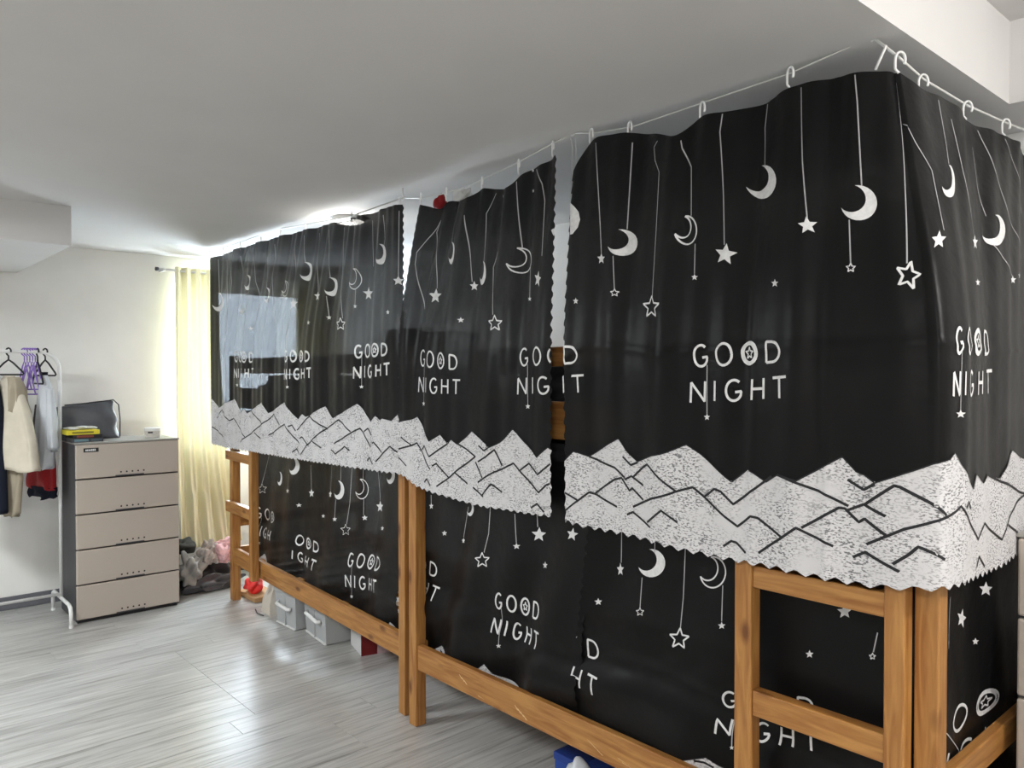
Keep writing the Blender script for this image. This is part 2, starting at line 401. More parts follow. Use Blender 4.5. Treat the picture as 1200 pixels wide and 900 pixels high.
# ------------------------------------------------------------------ bedding
def pad(name, x0, x1, y0, y1, z0, z1, material, lump=.008, seed=0, parent=None, rz=0.0, loc=(0, 0, 0)):
    bm = bmesh.new(); bmesh.ops.create_cube(bm, size=1)
    for v in bm.verts: v.co = ((x0 + x1) / 2 + v.co.x * (x1 - x0), (y0 + y1) / 2 + v.co.y * (y1 - y0), (z0 + z1) / 2 + v.co.z * (z1 - z0))
    bmesh.ops.bevel(bm, geom=list(bm.edges), offset=.3 * min(x1 - x0, y1 - y0, z1 - z0), segments=3, affect='EDGES')
    for _ in range(3):
        es = [e for e in bm.edges if e.calc_length() > .06]
        if not es: break
        bmesh.ops.subdivide_edges(bm, edges=es, cuts=1, use_grid_fill=True)
    rs = np.random.default_rng(seed); k = rs.normal(0, 18, (5, 3)); ph = rs.uniform(0, 6, 5)
    bm.normal_update()
    ds = [sum(math.sin(float(k[i] @ np.array(v.co)) + ph[i]) for i in range(5)) * lump / 2 for v in bm.verts]
    for v, d in zip(list(bm.verts), ds): v.co += v.normal * d
    me = bpy.data.meshes.new(name); bm.to_mesh(me); bm.free()
    return link(name, me, material, parent, True, loc, (0, 0, rz) if rz else None)
M_MATT = mat('pale_mattress', (.5, .5, .5), .9)
M_QUILT = mat('charcoal_quilt', (.03, .03, .034), .95, .1)
tag(pad('mattress', PS, 2.14, .045, .95, 1.17, 1.29, M_QUILT, .004, 1, loc=(pA[0], pA[1], 0), rz=angL), 'dark mattress on the upper deck of the far bunk', 'mattress')
tag(pad('folded_quilt', 1.62, 2.12, .10, .80, 1.315, 1.76, M_QUILT, .02, 2, loc=(pA[0], pA[1], 0), rz=angL), 'dark folded quilt heaped on the far bunk, a silhouette through the curtain', 'quilt')
tag(pad('bolster', .30, 1.58, .06, .34, 1.31, 1.53, M_QUILT, .006, 3, loc=(pA[0], pA[1], 0), rz=angL), 'long dark bolster lying along the far bunk behind the curtain', 'bolster')
tag(pad('folded_quilt', .45, 1.15, .10, .85, 1.315, 1.575, M_QUILT, .012, 9, loc=(BRX0, BRY, 0)), 'dark folded quilt on the near bunk, seen in the gap beside the right curtain', 'quilt')
tag(pad('mattress', PS, 2.12, .045, .95, 1.17, 1.29, M_QUILT, .004, 4, loc=(BRX0, BRY, 0)), 'dark mattress on the upper deck of the near bunk', 'mattress')

# ------------------------------------------------------------------ curtains
def tri(x): return 2 * abs((x % 1.0) - 0.5)
class Curtain:
    def __init__(s, label, cols, disp, teeth=(.012, .04), zig_sides=(True, True), du=.01, bend=0.0):
        s.bend = bend
        T = np.array([c[0] for c in cols]); B = np.array([c[1] for c in cols])
        mid = (T + B) / 2
        d = np.r_[0, np.cumsum(np.linalg.norm(np.diff(mid, axis=0), axis=1))]; s.L = d[-1]
        n = 600; s.uu = np.linspace(0, s.L, n)
        def smooth(A):
            D = np.stack([np.interp(s.uu, d, A[:, i]) for i in range(3)], -1)
            k = max(2, int(.022 / s.L * n)); ker = np.exp(-.5 * (np.arange(-3 * k, 3 * k + 1) / k) ** 2); ker /= ker.sum()
            out = []
            for i in range(3):
                a = D[:, i]; lo = a[0] - (a[1:3 * k + 1][::-1] - a[0]); hi = a[-1] - (a[-3 * k - 1:-1][::-1] - a[-1])
                out.append(np.convolve(np.r_[lo, a, hi], ker, 'valid'))
            return np.stack(out, -1)
        s.T, s.B = smooth(T), smooth(B); s.disp = disp
        s.H = float(np.mean(np.linalg.norm(s.T - s.B, axis=1)))
        tg = np.gradient((s.T + s.B)[:, :2] / 2, axis=0); kk = 25
        tg = np.stack([np.convolve(np.pad(tg[:, i], kk, 'edge'), np.ones(2 * kk + 1) / (2 * kk + 1), 'valid') for i in range(2)], -1)
        tg /= np.linalg.norm(tg, axis=1)[:, None]
        s.N = np.stack([tg[:, 1], -tg[:, 0], 0 * tg[:, 0]], -1)
        s.teeth = teeth; s.zs = zig_sides; s.du = du
        s.root = tag(empty('bed_curtain', tuple(s.T[0] * 0 + np.array([s.B[:, 0].mean(), s.B[:, 1].mean(), s.B[:, 2].min()]))), label, 'curtain', 'black moon and star curtains')
        s.org = np.array(s.root.location); s.parts = 0
        # lookup grid for pixel -> cloth
        gu, gv = np.meshgrid(np.linspace(-.04, s.L + .04, 240), np.linspace(-.05, 1.05, 160), indexing='ij')
        s.gu, s.gv = gu.ravel(), gv.ravel(); s.gp = project(s.base(s.gu, s.gv))
        s.cloth()
    def interp(s, A, u):
        r = np.stack([np.interp(u, s.uu, A[:, i]) for i in range(3)], -1)
        lo = np.minimum(u, 0)[..., None]; hi = np.maximum(u - s.L, 0)[..., None]; h = s.uu[6]
        return r + lo * (A[6] - A[0]) / h + hi * (A[-1] - A[-7]) / h
    def base(s, u, v):
        t, b = s.interp(s.T, u), s.interp(s.B, u); v = np.asarray(v, float)
        g = v
        if s.bend:  # pushed out by the bed frame below v = bend, hanging straight from there
            x = v / s.bend; h = .25
            g = np.where(x < 1 - h, x, np.where(x > 1 + h, 1.0, 1 - (1 + h - x) ** 2 / (4 * h))) * 1.0
        G = np.stack([g, g, v], -1)
        return t + (b - t) * G
    def surf(s, u, v, off=0.0):
        u, v = np.asarray(u, float), np.asarray(v, float)
        return s.base(u, v) + s.interp(s.N, np.clip(u, 0, s.L)) * (s.disp(u, v) + off)[..., None] - s.org
    def uv(s, pts):
        """pixels -> (u, v) on the unfolded cloth"""
        pts = np.asarray(pts, float); out = []
        for p in pts:
            i = int(np.argmin(((s.gp - p) ** 2).sum(1))); out.append((s.gu[i], s.gv[i]))
        q = np.array(out)
        for _ in range(4):
            f = project(s.base(q[:, 0], q[:, 1])); e = 1e-3
            ju = (project(s.base(q[:, 0] + e, q[:, 1])) - f) / e; jv = (project(s.base(q[:, 0], q[:, 1] + e)) - f) / e
            r = pts - f; det = ju[:, 0] * jv[:, 1] - jv[:, 0] * ju[:, 1]; det = np.where(abs(det) < 1e-6, 1e-6, det)
            st = np.stack([(r[:, 0] * jv[:, 1] - jv[:, 0] * r[:, 1]) / det, (ju[:, 0] * r[:, 1] - r[:, 0] * ju[:, 1]) / det], -1)
            q = q + np.clip(st, -.05, .05)
        return q
    def edge_v(s, u): # bottom edge as v
        return 1 - s.teeth[0] / s.H * (1 - np.array([tri(x) for x in np.atleast_1d(u) / s.teeth[1]]))
    def cloth(s):
        nu = max(20, int(s.L / s.du)); nv = int(s.H / .0105)
        U, V = np.meshgrid(np.linspace(0, s.L, nu + 1), np.linspace(0, 1, nv + 1), indexing='ij')
        V = V.copy(); U = U.copy(); V[:, -1] = s.edge_v(U[:, -1])
        zz = np.array([tri(x) for x in V[0] * s.H / s.teeth[1]]) * s.teeth[0]
        if s.zs[0]: U[0] += zz
        if s.zs[1]: U[-1] -= zz
        P = s.surf(U, V).reshape(-1, 3); n1 = nv + 1
        I = np.arange(nu * nv); a = (I // nv) * n1 + I % nv
        F = np.stack([a, a + 1, a + n1 + 1, a + n1], -1)
        me = bpy.data.meshes.new('curtain_cloth'); me.from_pydata(P.tolist(), [], F.tolist()); me.update()
        s.clothobj = link('cloth', me, M_BLACK, s.root, True)
    # ---- prints
    def mapped(s, name, uw, faces, off, material, parent=None):
        u, v = uw[:, 0], uw[:, 1] / s.H
        P = s.surf(u, v, off)
        me = bpy.data.meshes.new(name); me.from_pydata(P.tolist(), [], faces); me.update()
        return link(name, me, material, parent or s.root, True)
    def poly(s, px, name='printed_shape', material=None, off=.0016):
        q = s.uv(px); q[:, 1] *= s.H
        q[:, 0] = np.clip(q[:, 0], .004, s.L - .004)
        if q[:, 0].max() - q[:, 0].min() < .002: return
        bm = bmesh.new(); f = bm.faces.new([bm.verts.new((a, b, 0)) for a, b in q]); f.normal_update()
        bmesh.ops.triangulate(bm, faces=[f])
        for _ in range(4):
            es = [e for e in bm.edges if e.calc_length() > .016]
            if not es: break
            bmesh.ops.subdivide_edges(bm, edges=es, cuts=1); bmesh.ops.triangulate(bm, faces=list(bm.faces))
        bm.normal_update(); bm.verts.index_update()
        V = np.array([v.co[:2] for v in bm.verts]); F = [[v.index for v in fc.verts] for fc in bm.faces]; bm.free()
        return s.mapped(name, V, F, off, material or M_INK)
    def strip_uw(s, q, wid):
        d = np.r_[0, np.cumsum(np.linalg.norm(np.diff(q, axis=0), axis=1))]
        if d[-1] < 1e-4: return None
        t = np.unique(np.round(np.r_[np.linspace(0, d[-1], max(2, int(d[-1] / .009) + 1)), d], 4)); n = len(t)
        if n < 2: return None
        c = np.stack([np.interp(t, d, q[:, 0]), np.interp(t, d, q[:, 1])], -1)
        ok = (c[:, 0] > .003) & (c[:, 0] < s.L - .003) & (c[:, 1] > .004) & (c[:, 1] < s.H * 1.0)
        g = np.gradient(c, axis=0); g /= np.linalg.norm(g, axis=1)[:, None] + 1e-9
        nn = np.stack([-g[:, 1], g[:, 0]], -1) * wid / 2
        V = np.concatenate([c + nn, c - nn]); F = [(i, i + 1, n + i + 1, n + i) for i in range(n - 1) if ok[i] and ok[i + 1]]
        return (V, F) if F else None
    def lines(s, pls, wid, name, material, off=.0016, parent=None):
        VV, FF, o = [], [], 0
        for px in pls:
            q = s.uv(px); q[:, 1] *= s.H
            r = s.strip_uw(q, wid)
            if r is None: continue
            VV.append(r[0]); FF += [tuple(i + o for i in f) for f in r[1]]; o += len(r[0])
        if VV: return s.mapped(name, np.concatenate(VV), FF, off, material, parent)
    def thread(s, *px): return s.lines([px], .0032 if s.root.location.x > -2.2 else .0042, 'printed_string', M_LINE)
    def star(s, x, y, r, sx=1.0, rot=0.0, outline=False):
        P = [(x + sx * rr * math.sin(a + R(rot)), y - rr * math.cos(a + R(rot))) for k in range(10) for rr, a in [(r if k % 2 == 0 else r * .45, k * math.pi / 5)]]
        if outline:
            return s.lines([P + P[:2]], .0052 if r > 7 else .0028, 'printed_star', M_INK)
        return s.poly(P, 'printed_star')
    def moon(s, x, y, r, sx=1.0, phi=212.0, outline=False, d=.45, ri=.78):
        al = math.acos((1 + d * d - ri * ri) / (2 * d)); ph = R(phi)
        be = math.atan2(math.sin(al), math.cos(al) - d)
        P = []
        for k in range(21):
            a = ph + al + (2 * math.pi - 2 * al) * k / 20; P.append((math.cos(a), math.sin(a)))
        for k in range(1, 16):
            a = ph - be - (2 * math.pi - 2 * be) * k / 16
            P.append((d * math.cos(ph) + ri * math.cos(a), d * math.sin(ph) + ri * math.sin(a)))
        P = [(x + sx * r * a, y + r * b) for a, b in P]
        if outline: return s.lines([P + P[:2]], .0048, 'printed_moon', M_INK)
        return s.poly(P, 'printed_moon')
    def text(s, quad, wid=.0072, xmin=-1, xmax=2, string=True):
        TL, TR, BL, BR = [np.array(p, float) for p in quad]
        def m(x, y): return (1 - x) * (1 - y) * TL + x * (1 - y) * TR + (1 - x) * y * BL + x * y * BR
        def ell(cx, cy, a, b, t0=0, t1=360, n=22): return [(cx + a * math.cos(R(t0 + (t1 - t0) * k / n)), cy - b * math.sin(R(t0 + (t1 - t0) * k / n))) for k in range(n + 1)]
        def G(x0, x1, y0, y1):
            cx, cy_ = (x0 + x1) / 2, (y0 + y1) / 2; a, b = (x1 - x0) / 2, (y1 - y0) / 2
            return [ell(cx, cy_, a, b, 50, 330) + [(x1 - .005, cy_ + .02), (cx + .01, cy_ + .03)]]
        letters = [('G', G(.05, .175, .03, .38)), ('O', [ell(.342, .20, .075, .18)]), ('O', [ell(.585, .20, .080, .18)] + ([ell(.585, .20, .066, .155)] if np.linalg.norm(BL - TL) > 60 else [])),
                   ('D', [[(.77, .37), (.77, .03), (.84, .035)] + ell(.83, .20, .09, .165, 85, -85, 12) + [(.77, .37)]]),
                   ('N', [[(.015, .97), (.022, .64), (.142, .96), (.148, .63)]]), ('I', [[(.25, .63), (.247, .96)]]), ('G', G(.365, .505, .63, .97)),
                   ('H', [[(.62, .63), (.615, .97)], [(.74, .62), (.738, .96)], [(.615, .79), (.745, .79)]]), ('T', [[(.84, .625), (.995, .615)], [(.915, .61), (.918, .96)]])]
        sr = []
        for k in range(12):
            rr = .10 if k % 2 == 0 else .045; a = k * math.pi / 5; sr.append((.585 + rr * .45 * math.sin(a), .20 - rr * math.cos(a)))
        for ch, st in letters:
            if not xmin <= np.mean([q[0] for p in st for q in p]) <= xmax: continue
            o = s.lines([[m(*p) for p in dens(q)] for q in st], wid, 'printed_letter', M_INK)
            if o: o['label'] = 'white hand-drawn letter ' + ch
        if xmin < .585 < xmax: s.lines([[m(*p) for p in sr]], wid * .55, 'printed_star', M_INK)
        if string and xmin < .16:
            s.lines([[m(.168, .36), m(.165, .8), m(.166, 1.18)]], .0032, 'printed_string', M_LINE)
            c = m(.166, 1.22); h = np.linalg.norm(BL - TL); s.star(c[0], c[1], max(2.2, h * .06), .9)
    def mountains(s, outline, strokes, wid=.0068, nrow=14):
        q = s.uv(outline); o = np.argsort(q[:, 0]); q = q[o]
        u = np.linspace(.0, s.L, max(40, int(s.L / .01)) + 1)
        top = np.interp(u, q[:, 0], q[:, 1]); bot = s.edge_v(u) + .0006
        k = np.linspace(0, 1, nrow + 1)
        U = np.repeat(u[:, None], nrow + 1, 1); V = top[:, None] + (bot - top)[:, None] * k[None]
        zz = np.array([[tri(x) for x in row] for row in V * s.H / s.teeth[1]]) * s.teeth[0]
        if s.zs[0]: U[0] += zz[0]
        if s.zs[1]: U[-1] -= zz[-1]
        n1 = nrow + 1; I = np.arange((len(u) - 1) * nrow); a = (I // nrow) * n1 + I % nrow
        F = np.stack([a, a + 1, a + n1 + 1, a + n1], -1)
        uw = np.stack([U.ravel(), V.ravel() * s.H], -1)
        band = s.mapped('printed_mountains', uw, F.tolist(), .0014, M_MOUNT); band['label'] = 'white speckled mountain range along the hem'
        s.lines(strokes, wid, 'mountain_outline', M_BLACKINK, .0026, band)
        s.lines([outline], wid * .5, 'mountain_outline', M_BLACKINK, .0026, band)
        return band
def dens(pl):
    out = []
    for a, b in zip(pl[:-1], pl[1:]):
        n = max(1, int(math.hypot(b[0] - a[0], b[1] - a[1]) / .05))
        out += [(a[0] + (b[0] - a[0]) * k / n, a[1] + (b[1] - a[1]) * k / n) for k in range(n)]
    return out + [pl[-1]]
def folds(terms, top=1.0, bot=.6, creases=(), slant=0.0, hc=0.0, damp=0.0, sag=0.0):
    def f(u, v):
        d = 0
        for a, per, ph, sl in terms: d = d + a * np.sin(2 * np.pi * (u + (sl + slant) * v) / per + ph)
        d = d * (top + (bot - top) * v)
        if damp: d = d * np.where(u > damp, .45, 1.0)
        for c, a, wd in creases: d = d + a * np.exp(-((u - c) / wd) ** 2)
        if sag: d = d + sag * (np.exp(-((v - .80 + .05 * np.sin(5 * u)) / .075) ** 2) * (.6 + .4 * np.sin(7 * u + 1)) - .35 * np.exp(-((v - .70 + .05 * np.sin(5 * u)) / .04) ** 2))
        if hc: d = d + .003 * np.exp(-((v - hc) / .009) ** 2)
        return d
    return f

# --- upper right panel, wrapping round the corner post
y1 = lambda x, y, c=1.86: hit(x, y, 'y', c)
cC = []
for t, b in [((676, 207), (663, 612)), ((688, 172), (675, 616)), ((700, 161), (687, 620)), ((738, 154), (722, 626)), ((770, 156), (752, 633)), ((798, 163), (780, 641)),
             ((814, 143), (797, 646)), ((822, 137), (806, 648)), ((870, 127), (853, 658)), ((926, 103), (905, 667)), ((980, 92), (965, 680)), ((1022, 84), (1012, 689)), ((1048, 80), (1075, 694))]:
    cC.append((hit(*t, 'y', 2.015), hit(*b, 'y', 1.86)))
cC.append((hit(1056, 79, 'y', 2.03), hit(1103, 694, 'y', 1.865)))
for t, b, xb in [((1076, 104), (1122, 689), -.66), ((1110, 118), (1138, 682), -.66), ((1134, 139), (1152, 676), -.665), ((1160, 152), (1168, 668), -.675), ((1179, 161), (1181, 660), -.675), ((1200, 171), (1195, 650), -.689)]:
    cC.append((hit(*t, 'x', -.825), hit(*b, 'x', xb)))
cC.append((np.array([-.835, 3.10, 2.22]), np.array([-.692, 3.05, 1.06])))
CC = Curtain('black GOOD NIGHT curtain on the right, wrapping round the bunk corner', cC,
             folds([(.012, .43, .6, .06), (.007, .21, 2.0, -.05), (.0035, .11, 1, 0.03)], 1.5, .25, [(.74, .004, .010), (.95, .004, .010)], hc=.55, damp=1.16), zig_sides=(True, False), bend=.5, teeth=(.015, .05))
# --- upper middle panel
cB = [(hit(*t, 'y', 2.02), hit(*b, 'y', 1.885)) for t, b in [((494, 240), (467, 554)), ((508, 243), (477, 563)), ((518, 247), (486, 570)), ((523, 234), (492, 573)), ((540, 236), (510, 579)), ((556, 231), (527, 585)), ((563, 220), (537, 588)),
      ((580, 221), (562, 594)), ((602, 222), (585, 598)), ((609, 205), (596, 600)), ((640, 188), (630, 605)), ((656, 181), (648, 607))]]
CB = Curtain('black GOOD NIGHT curtain in the middle, sagging between its hooks', cB,
             folds([(.012, .30, .2, .10), (.005, .16, 1.2, -.12), (.003, .09, .5, .05)], 1.3, .35), bend=.5)
# --- upper left panel, thin enough for the window to show through
cA = []
for t, b, yt, yb in [((248, 303), (249, 521), 2.065, 2.02), ((280, 291), (268, 526), 2.06, 2.01), ((320, 279), (300, 531), 2.055, 1.99), ((360, 269), (340, 538), 2.05, 1.965),
                     ((400, 259), (380, 544), 2.04, 1.945), ((430, 251), (420, 550), 2.035, 1.925), ((455, 243), (448, 554), 2.03, 1.915), ((471, 239), (472, 557), 2.03, 1.905)]:
    cA.append((hit(*t, 'y', yt), hit(*b, 'y', yb)))
CA = Curtain('black GOOD NIGHT curtain on the left with the bright window showing through', cA,
             folds([(.010, .33, .9, .03), (.006, .17, .3, .02), (.003, .083, .7, 0)], 1.0, .4), bend=.5)
# --- lower panels
def low(px0, px1, n, yt, yb, zt, zb):
    out = []
    for k in range(n):
        f = k / (n - 1); a = hit(px0[0] + (px1[0] - px0[0]) * f, 450, 'y', yt(f)); b = hit(px0[1] + (px1[1] - px0[1]) * f, 450, 'y', yb(f))
        a[2] = zt; b[2] = zb; out.append((a, b))
    return out
C1 = Curtain('black curtain below the far bunk, bunched behind its lower rail', low((301, 300), (470, 470), 8, lambda f: 2.155 - .12 * f, lambda f: 2.16 - .125 * f, 1.19, .30),
             folds([(.016, .66, 1.0, .35), (.006, .29, 0, .15)], .6, 1.2, sag=.022), zig_sides=(False, True))
C2 = Curtain('black curtain below the near bunk beside its left post', low((492, 486), (700, 680), 8, lambda f: 2.005 - .09 * min(1, f * 1.8), lambda f: 2.005, 1.24, .30),
             folds([(.018, .55, .4, .3), (.008, .25, 1, .2)], .25, 1.3, sag=.026))
C3 = Curtain('black curtain below the near bunk behind the ladder', low((694, 660), (1082, 1082), 9, lambda f: 1.902 + .088 * min(1, f / .36), lambda f: 1.99, 1.14, .30),
             folds([(.010, .7, 2.2, .3), (.005, .3, 1, .2)], .7, 1.2, sag=.028))
c4 = []
for yy in np.linspace(2.0, 2.92, 8): c4.append((np.array([-.752, yy, 1.14]), np.array([-.752 , yy, .30])))
C4 = Curtain('black curtain across the foot end of the near bunk', c4, folds([(.006, .42, 2.4, -.35), (.003, .2, 1, -.2)], .8, 1.0), zig_sides=(False, False))

# prints, upper right
c = CC
c.thread((701, 168), (704, 297)); c.star(704, 303, 7, .65)
c.thread((738, 166), (736, 200), (732, 268)); c.moon(727, 284, 15.5); c.thread((719, 300), (720, 340)); c.star(720, 343, 4.5, outline=True)
c.thread((770, 165), (765, 172), (767, 188), (773, 202), (770, 270), (766, 349)); c.star(765, 360, 13, outline=True)
c.thread((802, 166), (803, 175), (811, 196), (811, 253)); c.moon(806, 270, 16.5, .72, outline=True); c.thread((816, 286), (815, 321)); c.star(815, 325, 4)
c.thread((848, 134), (845, 155), (848, 230), (849, 287)); c.star(850, 298, 13, rot=8)
c.thread((893, 119), (890, 147), (892, 194)); c.moon(890, 212, 20)
c.star(909, 332, 5); c.thread((942, 104), (945, 190), (950, 257)); c.star(950, 265, 10.5, rot=-6)
c.thread((1006, 90), (1008, 120), (1011, 218)); c.moon(1007, 238, 20.5); c.thread((997, 258), (998, 309)); c.star(998, 314, 5.5, outline=True)
c.thread((1055, 92), (1060, 150), (1062, 220), (1063, 308)); c.star(1065, 322, 17, .95, 12, outline=True)
c.thread((1063, 141), (1075, 166), (1090, 200), (1097, 235), (1104, 270)); c.star(1100, 281, 11, .6)
c.thread((1096, 118), (1105, 170), (1108, 193)); c.moon(1109, 213, 19, .45)
c.thread((1113, 140), (1125, 200), (1140, 275)); c.star(1142, 284, 9, .6)
c.thread((1143, 172), (1150, 220), (1158, 253)); c.moon(1165, 270, 18, .55); c.thread((1163, 287), (1186, 325)); c.star(1186, 328, 5, .6)
c.thread((1150, 152), (1163, 200), (1180, 255), (1195, 290), (1197, 302)); c.thread((1175, 163), (1185, 190), (1200, 250))
c.star(1145, 331, 4.5); c.star(1193, 323, 4, .7); c.star(677, 353, 4, .7)
c.poly([(674, 240), (678, 243), (681, 249), (682, 258), (680, 267), (676, 275), (674, 276)], 'printed_moon')
QB2 = ((603, 407), (684, 404), (604, 464), (686, 462))
c.text(((808, 403), (925, 397), (808, 474), (925, 469))); c.text(((1117, 381), (1165, 387), (1116, 467), (1164, 464)), .0085); c.text(QB2, string=False)
c.mountains([(650, 548), (664, 540), (674, 529), (690, 535), (724, 514), (733, 528), (738, 533), (747, 541), (765, 534), (805, 521), (820, 532), (857, 565), (876, 550), (898, 565), (913, 556), (936, 563),
             (987, 535), (1003, 553), (1013, 557), (1025, 566), (1060, 555), (1095, 544), (1113, 538), (1118, 530), (1125, 545), (1140, 573), (1144, 555), (1152, 566), (1158, 556), (1170, 560), (1186, 527), (1200, 537), (1215, 560), (1240, 545)],
            [[(690, 535), (720, 548), (732, 560)], [(729, 535), (739, 545), (747, 542)], [(664, 577), (678, 586)], [(664, 598), (678, 587), (690, 577), (697, 579), (723, 594)],
             [(697, 578), (720, 562), (728, 560), (738, 575), (741, 572), (754, 586)], [(732, 562), (740, 558), (754, 569)], [(742, 559), (753, 548), (759, 544), (794, 576)],
             [(742, 594), (765, 584), (793, 576), (812, 571), (825, 583), (849, 605), (864, 617), (880, 605), (888, 607), (917, 629)], [(735, 603), (742, 600), (763, 618)], [(759, 612), (777, 598), (795, 612)],
             [(825, 582), (837, 573), (845, 576), (859, 591), (895, 565), (905, 558)], [(848, 640), (857, 634), (863, 636), (874, 648)], [(889, 648), (917, 630), (935, 618), (977, 640)],
             [(912, 556), (960, 575), (994, 593)], [(941, 618), (983, 595), (990, 596), (1006, 612), (1013, 608), (1038, 627)], [(993, 598), (1012, 591), (1038, 605)], [(993, 562), (1012, 574), (1025, 567)],
             [(1012, 592), (1048, 569), (1055, 571), (1109, 604)], [(1015, 638), (1060, 620), (1100, 610), (1118, 600), (1124, 593), (1146, 632), (1153, 613), (1172, 632), (1180, 610), (1190, 590), (1200, 580)],
             [(999, 653), (1014, 647), (1054, 670)], [(1046, 661), (1065, 650), (1076, 641), (1107, 656)], [(1129, 595), (1133, 588), (1137, 596)], [(1144, 665), (1147, 652), (1153, 664)],
             [(1158, 556), (1185, 570), (1200, 578)], [(1180, 615), (1192, 624)]])
# prints, upper middle
c = CB
c.thread((516, 258), (511, 272), (511, 338)); c.star(510, 347, 9)
c.thread((515, 260), (492, 296), (490, 310), (495, 362))
c.thread((540, 240), (530, 262), (530, 285)); c.moon(531, 297, 13, .40)
c.thread((549, 253), (551, 330)); c.star(553, 335, 6, .8)
c.thread((579, 226), (568, 250), (566, 307)); c.moon(565, 320, 14, .38)
c.thread((585, 295), (578, 313), (580, 369)); c.star(582, 379, 9.5, .85, outline=True)
c.thread((607, 211), (610, 292)); c.moon(608, 305, 14.5, .85, outline=True); c.thread((619, 312), (619, 348)); c.star(619, 350, 3)
c.thread((627, 198), (634, 215), (637, 235), (636, 300)); c.star(631, 327, 10, .5, 10)
for x, y in ((622, 199), (622, 223), (590, 230)): c.star(x, y, 2.5, .7)
c.star(539, 375, 3.5); c.poly([(648, 270), (651, 268), (655, 271), (655, 276), (650, 275)], 'printed_moon')
c.text(((489, 408), (539, 416), (488, 461), (538, 464))); c.text(QB2)
c.mountains([(455, 500), (470, 494), (488, 488), (505, 517), (517, 509), (524, 520), (528, 515), (536, 521), (553, 505), (572, 520), (574, 525), (590, 515), (600, 503), (620, 524), (631, 536), (644, 524), (656, 536)],
            [[(468, 526), (488, 519), (506, 550)], [(494, 527), (498, 522), (505, 535), (524, 520)], [(536, 520), (558, 535), (537, 550), (513, 570)], [(508, 546), (513, 543), (525, 560)], [(533, 554), (548, 567)],
             [(562, 522), (570, 528), (574, 525)], [(561, 541), (572, 535), (580, 527), (588, 546)], [(558, 541), (563, 552), (567, 560)], [(561, 565), (580, 553), (601, 543), (633, 577), (642, 568), (648, 566)],
             [(610, 551), (620, 543), (632, 556), (648, 542)], [(555, 571), (568, 582)], [(566, 581), (577, 567), (588, 577)], [(623, 595), (631, 590), (639, 600)], [(498, 565), (502, 561), (506, 569)],
             [(470, 512), (482, 522)], [(468, 536), (476, 546)]])
# prints, upper left
c = CA
for x, y, r, sx, ol in ((290, 331, 9, .5, 0), (256, 354, 11, .5, 0), (313, 346, 9, .42, 0), (333, 338, 9, .55, 1), (359, 318, 11, .5, 0), (388, 336, 11, .55, 0), (417, 327, 12, .6, 1), (447, 298, 12, .6, 0)):
    c.moon(x, y, r, sx, outline=bool(ol))
for x, y, r, sx in ((283, 365, 5, .7), (346, 356, 7, .7), (373, 347, 6, .7), (430, 344, 8, .75), (467, 329, 6, .7), (362, 378, 3, .8), (294, 385, 3, .7), (384, 372, 3, .7), (418, 359, 3, .7), (456, 366, 3, .7)): c.star(x, y, r, sx)
c.star(400, 380, 7.5, .7, outline=True)
for pl in ([(256, 304), (256, 345)], [(265, 305), (266, 400)], [(273, 303), (274, 330), (272, 350)], [(282, 300), (283, 362)], [(291, 297), (290, 322)], [(300, 292), (301, 330), (303, 355)], [(313, 289), (313, 338)],
           [(322, 286), (323, 400)], [(335, 330), (332, 329)], [(346, 280), (347, 352)], [(359, 276), (359, 308)], [(373, 273), (373, 344)], [(388, 269), (388, 326)], [(401, 266), (402, 373)], [(416, 263), (416, 316)],
           [(434, 258), (436, 312)], [(450, 252), (452, 280), (450, 290)], [(468, 247), (467, 325)], [(384, 347), (384, 370)], [(419, 338), (418, 357)]): c.thread(*pl)
c.text(((274, 411), (297, 413), (274, 444), (297, 444)), .011); c.text(((333, 410), (365, 411), (333, 446), (365, 444)), .011); c.text(((415, 404), (458, 401), (415, 445), (458, 441)), .010)
c.mountains([(240, 474), (250, 467), (256, 478), (262, 474), (275, 467), (284, 485), (287, 479), (290, 484), (294, 481), (308, 471), (315, 484), (334, 471), (348, 491), (354, 485), (359, 488), (363, 487), (380, 476), (390, 490), (394, 488),
             (419, 473), (435, 494), (441, 487), (446, 492), (449, 490), (460, 493), (469, 482), (478, 492)],
            [[(254, 490), (260, 480), (269, 493), (274, 490), (288, 512)], [(250, 500), (262, 512)], [(294, 482), (308, 496)], [(282, 518), (308, 497), (315, 492), (320, 485), (328, 498)], [(298, 507), (306, 514)],
             [(315, 510), (334, 497), (350, 520)], [(339, 500), (343, 498), (346, 505)], [(347, 504), (363, 488), (383, 503)], [(352, 533), (360, 522), (378, 505), (398, 492), (412, 506)], [(350, 514), (354, 512), (362, 522)],
             [(343, 530), (347, 526), (350, 533)], [(366, 516), (377, 525)], [(388, 527), (394, 532), (405, 523), (411, 528)], [(392, 520), (421, 502), (435, 524)], [(425, 506), (431, 502), (436, 510)],
             [(437, 520), (439, 518), (448, 530)], [(441, 541), (458, 523), (466, 530)], [(430, 540), (433, 536), (438, 544)]], wid=.0075)
